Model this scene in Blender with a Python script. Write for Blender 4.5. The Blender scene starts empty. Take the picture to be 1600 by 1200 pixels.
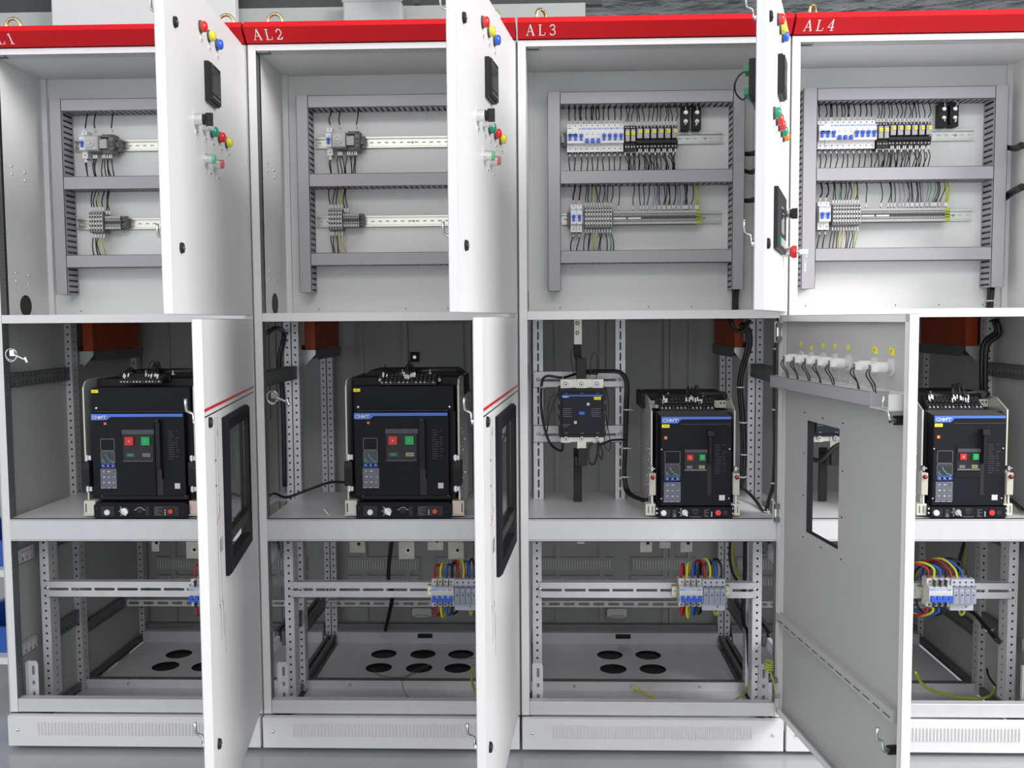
import bpy, bmesh, math, random
import numpy as np
from mathutils import Vector, Matrix
random.seed(7)
PI = math.pi
S = bpy.context.scene
COL = S.collection

# ---------------------------------------------------------------- camera
FPX, CX, CY, CZ, YAW, PIT, ROL = 1505.95, .87234, -2.88866, 1.31556, .03216, .06734, -.00696
_c, _s = math.cos(YAW), math.sin(YAW)
_r = Vector((_c, _s, 0)); _f = Vector((-_s, _c, 0)); _u = Vector((0, 0, 1))
FW = _f * math.cos(PIT) - _u * math.sin(PIT); U2 = _u * math.cos(PIT) + _f * math.sin(PIT)
RT = _r * math.cos(ROL) + U2 * math.sin(ROL); UP = U2 * math.cos(ROL) - _r * math.sin(ROL)
cam = bpy.data.cameras.new('camera'); camo = bpy.data.objects.new('camera', cam); COL.objects.link(camo)
cam.sensor_width = 36; cam.sensor_fit = 'HORIZONTAL'; cam.lens = 36 * FPX / 1600; cam.clip_start = .05; cam.clip_end = 100
mw = Matrix((RT, UP, -FW)).transposed().to_4x4(); mw.translation = Vector((CX, CY, CZ)); camo.matrix_world = mw
S.camera = camo

def at(x, y, Y):                       # photograph pixel -> the point at depth Y
    d = FW + RT * ((x - 800) / FPX) - UP * ((y - 600) / FPX)
    return Vector((CX, CY, CZ)) + d * ((Y - CY) / d.y)

# ---------------------------------------------------------------- world, lights, exposure
w = bpy.data.worlds.new('hall_light'); S.world = w; w.use_nodes = True
w.node_tree.nodes['Background'].inputs[0].default_value = (.93, .96, 1, 1)
w.node_tree.nodes['Background'].inputs[1].default_value = 1.22
def area(name, loc, rot, sx, sy, power, col=(1, .98, .96)):
    l = bpy.data.lights.new(name, 'AREA'); l.shape = 'RECTANGLE'; l.size = sx; l.size_y = sy; l.energy = power; l.color = col
    o = bpy.data.objects.new(name, l); COL.objects.link(o); o.location = loc; o.rotation_euler = rot; return o
def aim(name, loc, tgt, sx, sy, power, col=(1, .98, .965)):
    o = area(name, loc, (0, 0, 0), sx, sy, power, col); o.rotation_euler = (Vector(tgt) - Vector(loc)).to_track_quat('-Z', 'Y').to_euler(); return o
aim('high_bay_and_fill_light', (7.0, -3.2, 4.8), (.8, 0, 1.3), 3.5, 2.5, 500)
aim('high_bay_and_fill_light', (1.4, -8.5, 5.6), (.8, 0, 1.1), 8, 1.6, 190)
aim('high_bay_and_fill_light', (-4.0, -5.5, 5.6), (.8, 0, 1.1), 2.5, 2.5, 60)
aim('high_bay_and_fill_light', (1.0, -2.6, 5.6), (.8, -.6, 0), 5, 1.2, 50)
aim('high_bay_and_fill_light', (0, 2.9, 5.7), (0, 4, 3.0), 8, .8, 30)  # fill light added to brighten the back wall
S.view_settings.view_transform = 'Standard'; S.view_settings.look = 'None'
S.view_settings.gamma = 1; S.view_settings.use_curve_mapping = False
S.view_settings.exposure = 0.27

# ---------------------------------------------------------------- materials
def mat(name, col, rough=.5, metal=0., noise=0., nscale=20., bump=0., spec=.5, emit=None, stretch=None, trans=0., coat=0.):
    m = bpy.data.materials.new(name); m.use_nodes = True
    nt = m.node_tree; b = nt.nodes['Principled BSDF']
    b.inputs['Base Color'].default_value = (*col, 1); b.inputs['Roughness'].default_value = rough
    b.inputs['Metallic'].default_value = metal; b.inputs['Specular IOR Level'].default_value = spec
    b.inputs['Coat Weight'].default_value = coat
    if trans: b.inputs['Transmission Weight'].default_value = trans
    if emit: b.inputs['Emission Color'].default_value = (*emit[0], 1); b.inputs['Emission Strength'].default_value = emit[1]
    if noise or bump:
        tc = nt.nodes.new('ShaderNodeTexCoord'); mp = nt.nodes.new('ShaderNodeMapping'); n = nt.nodes.new('ShaderNodeTexNoise')
        nt.links.new(tc.outputs['Object'], mp.inputs[0]); nt.links.new(mp.outputs[0], n.inputs['Vector'])
        if stretch: mp.inputs['Scale'].default_value = stretch
        n.inputs['Scale'].default_value = nscale; n.inputs['Detail'].default_value = 4
        if noise:
            mx = nt.nodes.new('ShaderNodeMix'); mx.data_type = 'RGBA'
            mx.inputs['A'].default_value = (*[c * (1 - noise) for c in col], 1); mx.inputs['B'].default_value = (*[min(1, c * (1 + noise)) for c in col], 1)
            nt.links.new(n.outputs['Fac'], mx.inputs['Factor']); nt.links.new(mx.outputs['Result'], b.inputs['Base Color'])
            mr = nt.nodes.new('ShaderNodeMapRange'); mr.inputs['To Min'].default_value = max(.05, rough - noise * .5); mr.inputs['To Max'].default_value = min(1, rough + noise * .5)
            nt.links.new(n.outputs['Fac'], mr.inputs['Value']); nt.links.new(mr.outputs[0], b.inputs['Roughness'])
        if bump:
            bp = nt.nodes.new('ShaderNodeBump'); bp.inputs['Strength'].default_value = bump; bp.inputs['Distance'].default_value = .01
            nt.links.new(n.outputs['Fac'], bp.inputs['Height']); nt.links.new(bp.outputs[0], b.inputs['Normal'])
    return m
M = dict(
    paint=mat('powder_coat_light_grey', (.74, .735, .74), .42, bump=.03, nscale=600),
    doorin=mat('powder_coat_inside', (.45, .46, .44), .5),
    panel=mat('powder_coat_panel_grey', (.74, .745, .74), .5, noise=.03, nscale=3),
    galv=mat('galvanised_steel', (.64, .64, .66), .45, .25, noise=.08, nscale=30, stretch=(1, 1, .6)),
    zinc=mat('zinc_plated_steel', (.62, .64, .62), .35, .5, noise=.12, nscale=12),
    shelfm=mat('galvanised_sheet', (.78, .77, .80), .36, .2, noise=.10, nscale=9, stretch=(1, .4, 1)),
    darkst=mat('dark_galvanised_steel', (.20, .21, .21), .5, .5, noise=.1, nscale=20),
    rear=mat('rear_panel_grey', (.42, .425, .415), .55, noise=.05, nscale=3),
    red=mat('header_red', (.60, .008, .014), .45, spec=.3),
    white=mat('white_plastic', (.80, .80, .80), .4), offw=mat('pale_grey_plastic', (.62, .62, .61), .45),
    lett=mat('white_lettering', (.88, .87, .86), .5),
    black=mat('black_plastic', (.012, .012, .013), .5, spec=.35), bface=mat('breaker_black', (.007, .008, .012), .6, spec=.22),
    bbody=mat('breaker_black_side', (.008, .009, .011), .55, spec=.3), bwell=mat('recess_black', (.007, .007, .009), .5),
    bgrey=mat('breaker_dark_grey', (.06, .062, .07), .5), bline=mat('print_grey', (.16, .16, .18), .5),
    key=mat('keypad_grey', (.13, .13, .17), .35), blue=mat('brand_blue', (.07, .18, .66), .4),
    cyan=mat('curve_cyan', (.10, .50, .68), .5), btn=mat('key_blue', (.08, .15, .50), .5),
    tog=mat('toggle_blue', (.025, .10, .58), .35), pblue=mat('print_blue', (.20, .30, .72), .5),
    redp=mat('button_red', (.62, .02, .02), .35), grnp=mat('button_green', (.01, .36, .09), .35),
    dgrn=mat('window_green', (.01, .12, .06), .4), ywin=mat('window_yellow', (.38, .34, .12), .4),
    yel=mat('tag_yellow', (.90, .78, .02), .5), orange=mat('logo_orange', (.72, .12, .012), .5),
    lr=mat('lamp_red', (.70, .012, .01), .12, coat=.6), ly=mat('lamp_yellow', (.72, .66, .03), .12, coat=.6),
    lb=mat('lamp_blue', (.02, .12, .62), .12, coat=.6), lg=mat('lamp_green', (.0, .28, .14), .12, coat=.6),
    lo=mat('lamp_orange', (.75, .26, .01), .12, coat=.6),
    pbg=mat('push_green', (.12, .50, .26), .35), pbr=mat('push_red', (.62, .12, .14), .35),
    chrome=mat('chrome', (.75, .76, .76), .18, 1), steel=mat('screw_steel', (.55, .56, .55), .3, .9),
    gold=mat('yellow_zinc', (.55, .47, .24), .25, .9, noise=.2, nscale=30),
    railm=mat('rail_yellow_zinc', (.66, .66, .58), .25, .85, noise=.15, nscale=8),
    duct=mat('duct_grey_pvc', (.38, .365, .395), .5), wireb=mat('wire_black', (.008, .008, .009), .4),
    sleeve=mat('wire_sleeve_white', (.75, .75, .75), .5),
    wy=mat('wire_yellow', (.62, .60, .03), .4), wyg=mat('wire_yellow_green', (.40, .47, .05), .4), wo=mat('wire_amber', (.62, .48, .12), .4), wg=mat('wire_green', (.03, .20, .13), .4),
    wpur=mat('wire_violet_grey', (.16, .15, .25), .4), wblu=mat('wire_blue', (.012, .10, .45), .4), wred=mat('wire_red', (.42, .008, .012), .4),
    term=mat('terminal_grey', (.16, .16, .16), .5), terml=mat('terminal_label_grey', (.48, .48, .48), .5), tgy=mat('earth_terminal', (.40, .50, .03), .5),
    relay=mat('relay_case', (.38, .37, .37), .2, coat=.4), purple=mat('relay_violet', (.22, .20, .42), .4),
    spd=mat('surge_grey', (.27, .30, .37), .45), spdl=mat('surge_light_grey', (.48, .50, .56), .45),
    busb=mat('tinned_copper', (.66, .64, .55), .35, .4, noise=.15, nscale=40), sleevb=mat('heat_shrink_black', (.012, .012, .012), .6),
    obox=mat('orange_insulator', (.42, .055, .008), .55), obox2=mat('orange_insulator_rib', (.40, .06, .01), .6),
    beige=mat('cradle_beige', (.52, .50, .43), .4), cream=mat('bracket_cream', (.62, .62, .52), .45),
    copper=mat('copper_zinc', (.58, .47, .40), .4, .6), tie=mat('cable_tie_white', (.7, .7, .7), .5),
    glass=mat('window_glass', (.9, .92, .92), .03, trans=1.), grn=mat('connector_green', (.03, .28, .12), .45),
    lcd=mat('display_black', (.012, .013, .015), .12, coat=.5), ctr=mat('contactor_black', (.008, .010, .018), .5, spec=.3),
    floor=mat('epoxy_floor', (.40, .42, .44), .22, noise=.12, nscale=2.5, coat=.3),
    wallm=mat('hall_wall_grey', (.40, .42, .41), .8), wpan=mat('white_board', (.66, .66, .66), .7), wdark=mat('dark_glazing', (.045, .05, .05), .6),
    wbox=mat('pale_panel', (.44, .46, .455), .8), foil=mat('foil_insulation', (.09, .095, .10), .5, .2, noise=.6, nscale=1.6, bump=1.0),
    truss=mat('truss_grey', (.55, .56, .55), .5), binb=mat('bin_blue', (.02, .10, .45), .5), card=mat('cardboard', (.30, .17, .10), .8),
)
M['foil'].node_tree.nodes['Bump'].inputs['Distance'].default_value = .3

# ---------------------------------------------------------------- mesh builder
class MB:
    def __init__(s, T=None): s.v = []; s.f = []; s.m = []; s.sm = []; s.mats = []; s.T = T
    def mi(s, k):
        if k not in s.mats: s.mats.append(k)
        return s.mats.index(k)
    def add(s, vs, fs, k, smooth=False):
        b = len(s.v); i = s.mi(k)
        s.v += [tuple(s.T @ Vector(p)) if s.T else tuple(p) for p in vs]
        for f in fs: s.f.append([b + q for q in f]); s.m.append(i); s.sm.append(smooth)
        return s
    def box(s, x0, x1, y0, y1, z0, z1, k):
        if x0 > x1: x0, x1 = x1, x0
        if y0 > y1: y0, y1 = y1, y0
        if z0 > z1: z0, z1 = z1, z0
        return s.add([(x0, y0, z0), (x1, y0, z0), (x1, y1, z0), (x0, y1, z0), (x0, y0, z1), (x1, y0, z1), (x1, y1, z1), (x0, y1, z1)],
                     [(0, 3, 2, 1), (4, 5, 6, 7), (0, 1, 5, 4), (1, 2, 6, 5), (2, 3, 7, 6), (3, 0, 4, 7)], k)
    def quad(s, a, b, c, d, k): return s.add([a, b, c, d], [(0, 1, 2, 3)], k)
    def cyl(s, p0, p1, r, k, n=14, r2=None, caps=True):
        p0 = Vector(p0); p1 = Vector(p1); r2 = r if r2 is None else r2
        d = (p1 - p0).normalized(); a = d.orthogonal().normalized(); b = d.cross(a)
        vs = [p0 + (a * math.cos(t) + b * math.sin(t)) * r for t in [2 * PI * i / n for i in range(n)]]
        vs += [p1 + (a * math.cos(t) + b * math.sin(t)) * r2 for t in [2 * PI * i / n for i in range(n)]]
        s.add(vs, [(i, (i + 1) % n, n + (i + 1) % n, n + i) for i in range(n)], k, True)
        if caps: s.add(vs[:n], [tuple(range(n))[::-1]], k); s.add(vs[n:], [tuple(range(n))], k)
        return s
    def dome(s, p0, d, r, h, k, n=12, rings=4):
        p0 = Vector(p0); d = Vector(d).normalized(); a = d.orthogonal().normalized(); b = d.cross(a); vs = []
        for j in range(rings):
            t = j / rings * PI / 2
            vs += [p0 + d * (h * math.sin(t)) + (a * math.cos(q) + b * math.sin(q)) * (r * math.cos(t)) for q in [2 * PI * i / n for i in range(n)]]
        vs.append(p0 + d * h); L = len(vs) - 1
        fs = [(j * n + i, j * n + (i + 1) % n, (j + 1) * n + (i + 1) % n, (j + 1) * n + i) for j in range(rings - 1) for i in range(n)]
        fs += [((rings - 1) * n + i, (rings - 1) * n + (i + 1) % n, L) for i in range(n)]
        return s.add(vs, fs, k, True)
    def prism(s, pts, y0, y1, k, f=None):        # polygon in XZ extruded along Y (f maps (a,b,y) to a point)
        f = f or (lambda a, b, y: (a, y, b)); n = len(pts)
        vs = [f(a, b, y0) for a, b in pts] + [f(a, b, y1) for a, b in pts]
        return s.add(vs, [tuple(range(n)), tuple(range(n, 2 * n))[::-1]] + [(i, n + i, n + (i + 1) % n, (i + 1) % n) for i in range(n)], k)
    def tube(s, pts, r, k, n=6, sub=4):
        P = [Vector(p) for p in pts]
        if sub > 1 and len(P) > 2:
            Q = [P[0] * 2 - P[1]] + P + [P[-1] * 2 - P[-2]]; out = []
            for i in range(1, len(Q) - 2):
                for j in range(sub):
                    t = j / sub; a, b, c, d = Q[i - 1:i + 3]
                    out.append(.5 * ((2 * b) + (c - a) * t + (2 * a - 5 * b + 4 * c - d) * t * t + (3 * b - a - 3 * c + d) * t ** 3))
            P = out + [P[-1]]
        up = None; vs = []
        for i, p in enumerate(P):
            d = (P[min(i + 1, len(P) - 1)] - P[max(i - 1, 0)]).normalized()
            a = d.orthogonal().normalized() if up is None else (up - d * up.dot(d)).normalized()
            up = a; b = d.cross(a)
            vs += [p + (a * math.cos(q) + b * math.sin(q)) * r for q in [2 * PI * j / n for j in range(n)]]
        fs = [(i * n + j, i * n + (j + 1) % n, (i + 1) * n + (j + 1) % n, (i + 1) * n + j) for i in range(len(P) - 1) for j in range(n)]
        fs += [tuple(range(n))[::-1], tuple(range(len(vs) - n, len(vs)))]
        return s.add(vs, fs, k, True)
    def cell(s, o, U, V, w, h, hw, hh, k, shape='oct', cu=None, cv=None):
        # rectangle w x h with one hole, half sizes hw, hh
        o = Vector(o); U = Vector(U); V = Vector(V); cu = w / 2 if cu is None else cu; cv = h / 2 if cv is None else cv
        if shape == 'rect': hp = [(hw, -hh), (hw, hh), (-hw, hh), (-hw, -hh)]; cor = [(w, 0), (w, h), (0, h), (0, 0)]
        else:
            n = {'oct': 2, 'round': 6, 'slot': 3}[shape]; hp = []; cor = []
            for qd, (sx, sy) in enumerate([(1, -1), (1, 1), (-1, 1), (-1, -1)]):
                for j in range(n):
                    t = (qd - 1) * PI / 2 + (j + .5) * PI / 2 / n
                    if shape == 'slot':
                        rr = min(hw, hh); hp.append(((hw - rr) * sx + rr * math.cos(t), (hh - rr) * sy + rr * math.sin(t)))
                    else: hp.append((hw * math.cos(t), hh * math.sin(t)))
                    cor.append(((w if sx > 0 else 0), (h if sy > 0 else 0)))
        vs = [o + U * (cu + a) + V * (cv + b) for a, b in hp] + [o + U * a + V * b for a, b in [(w, 0), (w, h), (0, h), (0, 0)]]
        N = len(hp); ci = {(w, 0): N, (w, h): N + 1, (0, h): N + 2, (0, 0): N + 3}; fs = []
        for i in range(N):
            j = (i + 1) % N; a, b = ci[cor[i]], ci[cor[j]]
            fs.append((i, j, a) if a == b else (i, j, b, a))
        return s.add(vs, fs, k)
    def strip(s, o, U, V, L, w, pitch, hw, hh, k, shape='oct'):
        n = max(1, round(L / pitch)); c = L / n; o = Vector(o); U = Vector(U)
        for i in range(n): s.cell(o + U * (i * c), U, V, c, w, hw, hh, k, shape)
        return s
    def build(s, name, parent=None, loc=None, bevel=0, seg=1):
        me = bpy.data.meshes.new(name); me.from_pydata(s.v, [], s.f)
        for k in s.mats: me.materials.append(M[k])
        me.polygons.foreach_set('material_index', s.m); me.polygons.foreach_set('use_smooth', s.sm); me.update()
        o = bpy.data.objects.new(name, me); COL.objects.link(o)
        if parent: o.parent = parent
        if loc is not None: o.location = loc
        if bevel:
            b = o.modifiers.new('bevel', 'BEVEL'); b.width = bevel; b.segments = seg; b.limit_method = 'ANGLE'; b.angle_limit = .6
        return o

def tag(o, label, cat, group=None, kind=None):
    o['label'] = label; o['category'] = cat
    if group: o['group'] = group
    if kind: o['kind'] = kind
    return o
def root(name, loc, label, cat, group=None, rz=0):
    o = bpy.data.objects.new(name, None); COL.objects.link(o); o.location = loc; o.rotation_euler[2] = rz; o.empty_display_size = .05
    return tag(o, label, cat, group)
def struct(o): o['kind'] = 'structure'; return o
def dup(r, loc, label=None, group=None):
    c = r.copy(); COL.objects.link(c); c.location = loc
    if label: c['label'] = label
    if group: c['group'] = group
    for ch in list(r.children):
        d = ch.copy(); COL.objects.link(d); d.parent = c
        for g in ch.children: e = g.copy(); COL.objects.link(e); e.parent = d
    return c
ORD = ['first', 'second', 'third', 'fourth', 'fifth', 'sixth', 'seventh', 'eighth', 'ninth', 'tenth']
BAY = ['AL1', 'AL2', 'AL3', 'AL4']

# stroke lettering
def stroke(mb, pts, wd, y, k, f, th=.0012):
    for (a, b), (c, d) in zip(pts, pts[1:]):
        L = math.hypot(c - a, d - b) or 1e-6; nx, ny = -(d - b) / L * wd / 2, (c - a) / L * wd / 2; ex, ey = (c - a) / L * wd * .3, (d - b) / L * wd * .3
        q = [(a + nx - ex, b + ny - ey), (a - nx - ex, b - ny - ey), (c - nx + ex, d - ny + ey), (c + nx + ex, d + ny + ey)]
        mb.prism(q, y, y + th, k, f)
SER = {  # thin / thick strokes on a 0..1 x 0..1 box: (weight, points)
    'A': [(.5, [(.08, 0), (.48, 1)]), (1.3, [(.5, 1), (.9, 0)]), (.45, [(.25, .36), (.75, .36)]), (.4, [(-.04, .0), (.24, .0)]), (.4, [(.72, 0), (1.04, 0)])],
    'L': [(1.2, [(.25, 0), (.25, 1)]), (.4, [(.05, 1), (.48, 1)]), (.45, [(.05, 0), (.92, 0), (1, .25)])],
    '1': [(1.2, [(.5, 0), (.5, 1)]), (.5, [(.5, .98), (.22, .86)]), (.4, [(.22, 0), (.8, 0)])],
    '2': [(.9, [(.12, .72), (.16, .9), (.4, 1), (.68, .96), (.84, .78), (.8, .58), (.5, .32), (.1, .04)]), (.9, [(.1, .04), (.82, .04), (.92, .22)])],
    '3': [(.9, [(.12, .8), (.25, .96), (.5, 1), (.76, .9), (.78, .68), (.6, .54), (.4, .52)]), (.9, [(.6, .52), (.86, .38), (.86, .16), (.62, .01), (.3, .01), (.1, .16)])],
    '4': [(1.2, [(.68, 0), (.68, 1)]), (.5, [(.66, .98), (.05, .3), (.95, .3)]), (.4, [(.46, 0), (.9, 0)])],
}
def bold_logo(mb, x0, z0, x1, z1, y, f=None):          # C H N T, with the H drawn with its split left stem
    f = f or (lambda a, b, yy: (a, yy, b)); W = x1 - x0; H = z1 - z0; wd = H * .17
    G = [[(.21, .80), (.17, .9), (.06, .9), (.015, .76), (.015, .24), (.06, .1), (.17, .1), (.21, .2)],
         [(.27, .1), (.27, .95)], [(.27, .5), (.37, .5)], [(.44, .05), (.44, .95)],
         [(.51, .05), (.51, .92), (.68, .08), (.68, .95)], [(.73, .88), (1.0, .88)], [(.865, .05), (.865, .9)]]
    for g in G: stroke(mb, [(x0 + a * W, z0 + b * H) for a, b in g], wd, y, 'lett', f, .0008)

# ================================================================= THE HALL
mb = MB(); mb.quad((-9, -9, -.014), (12, -9, -.014), (12, 20, -.014), (-9, 20, -.014), 'floor'); struct(mb.build('floor'))
mb = MB()
mb.quad((-9, -9, 6), (-9, 22, 6), (14, 22, 6), (14, -9, 6), 'foil'); struct(mb.build('ceiling'))
mb = MB(); mb.box(-9, 1.18, 4.0, 4.12, -.014, 3.51, 'wallm'); struct(mb.build('wall_back'))
mb = MB(); mb.box(-9, 1.30, 4.04, 4.10, 3.51, 5.0, 'wdark'); struct(mb.build('window_1'))
mb = MB(); mb.box(-2.53, -1.24, 3.86, 3.95, -.014, 4.4, 'wpan'); tag(mb.build('white_board', bevel=.01), 'tall white board standing against the grey hall wall behind the left cabinets', 'board')
mb = MB(); mb.box(-.49, -.085, 3.85, 3.99, 2.0, 3.50, 'wbox'); mb.box(-.50, -.075, 3.84, 3.86, 3.49, 3.51, 'wbox'); tag(mb.build('wall_box', bevel=.01), 'pale grey box on the hall wall above the second cabinet', 'box')
mb = MB()
mb.box(-.08, -.02, 3.6, 3.66, 3.46, 5.9, 'wdark'); mb.box(-.02, .04, 3.6, 3.66, 3.55, 5.9, 'wdark'); mb.box(.03, .07, 3.6, 3.66, 3.40, 5.9, 'wdark')
tag(mb.build('dark_bracket'), 'dark steel bracket hanging in front of the hall wall', 'bracket')
for i, (x, dx) in enumerate([(1.95, .5), (2.3, .7), (2.95, .5), (3.5, .8), (5.2, .6), (6.4, .7), (7.8, .8)]):
    mb = MB(); mb.tube([(x + dx, 14.5 + .4 * i % 2, 5.95), (x, 13.4, 5.1)], .05, 'truss', 6, 1)
    tag(mb.build('roof_brace'), 'thin slanting steel brace under the foil lined roof', 'brace', 'slanting braces under the foil roof')
# storage rack at the far left edge
r = root('storage_rack', (-1.25, .45, -.014), 'white storage rack glimpsed at the far left edge beside cabinet AL1', 'rack')
mb = MB()
for x in (0, .38):
    for y in (0, .46): mb.box(x, x + .035, y, y + .035, 0, 1.5, 'white')
mb.build('frame', r, bevel=.003)
for z in (.10, .42, .75): mb = MB(); mb.box(.0, .415, .0, .495, z, z + .025, 'white'); mb.build('shelf', r)
for z, k, nm in ((.127, 'binb', 'storage_bin'), (.447, 'binb', 'storage_bin')):
    mb = MB()
    mb.prism([(0, 0), (.0, .13), (.02, .13), (.02, .01), (.36, .01), (.36, .13), (.38, .13), (.38, 0)], 0, .38, k); mb.box(.02, .36, .36, .38, .01, .13, k); mb.box(.02, .36, .0, .02, .01, .09, k)
    tag(mb.build(nm, loc=(-1.235, .50, z - .014)), 'blue storage bin on the %s shelf of the rack at the left edge' % ('lower' if z < .3 else 'middle'), 'bin')
mb = MB(); mb.box(0, .36, 0, .36, 0, .22, 'card'); mb.box(-.002, .362, .17, .19, .01, .222, 'wo')
tag(mb.build('cardboard_box', loc=(-1.225, .52, .765)), 'brown cardboard box on the upper shelf of the left rack', 'box')

# ================================================================= CABINETS
HX = -.004
DOORS_U = {0: .079, 1: -.138, 2: -.31}
DOORS_L = {0: .157, 1: -.071, 2: .1145}

def post(parent, x, y, z0, z1, wx, wy, sides='f', name='perforated_post', k='galv'):
    mb = MB(); L = z1 - z0
    mb.strip((x, y, z0), (0, 0, 1), (1, 0, 0), L, wx, .025, .0038, .0038, k)
    if 'r' in sides: mb.strip((x + wx, y, z0), (0, 0, 1), (0, 1, 0), L, wy, .025, .0035, .0035, k)
    else: mb.box(x + wx - .0015, x + wx, y + .0002, y + wy, z0, z1, k)
    if 'l' in sides: mb.strip((x, y, z0), (0, 0, 1), (0, 1, 0), L, wy, .025, .0035, .0035, k)
    else: mb.box(x, x + .0015, y + .0002, y + wy, z0, z1, k)
    mb.box(x + .002, x + wx - .002, y + .005, y + .006, z0 + .003, z1 - .003, 'bwell'); mb.box(x, x + wx, y + wy - .0015, y + wy, z0, z1, 'darkst'); mb.box(x + .001, x + wx - .001, y + .001, y + wy - .001, z0, z0 + .002, k)  # black sheet inside the hollow post paints the shade behind the holes
    mb.box(x + .001, x + wx - .001, y + .001, y + wy - .001, z1 - .002, z1, k)
    return mb.build(name, parent)
def depth_bar(parent, x, y0, y1, z0, z1, th=.012, k='darkst', name='cross_bar'):
    mb = MB(); h = z1 - z0
    for xx in (x, x + th):
        for j in range(2): mb.strip((xx, y0, z0 + j * h / 2), (0, 1, 0), (0, 0, 1), y1 - y0, h / 2, .025, .0035 if j else .004, .003 if j else .006, k)
    mb.box(x, x + th, y0, y1, z1 - .0015, z1, k); mb.box(x, x + th, y0, y1, z0, z0 + .0015, k); mb.box(x, x + th, y0, y0 + .002, z0, z1, k)
    for yy in (y0 + .008,):
        for zz in (z0 + h * .25, z0 + h * .75): mb.dome((x + th, yy, zz), (1, 0, 0), .005, .004, 'chrome', 8, 2); mb.dome((x, yy, zz), (-1, 0, 0), .005, .004, 'chrome', 8, 2)
    return mb.build(name, parent)
def screw(mb, x, y, z, r=.005, d=(0, -1, 0), k='steel'): mb.dome((x, y, z), d, r, r * .7, k, 10, 3)

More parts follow.
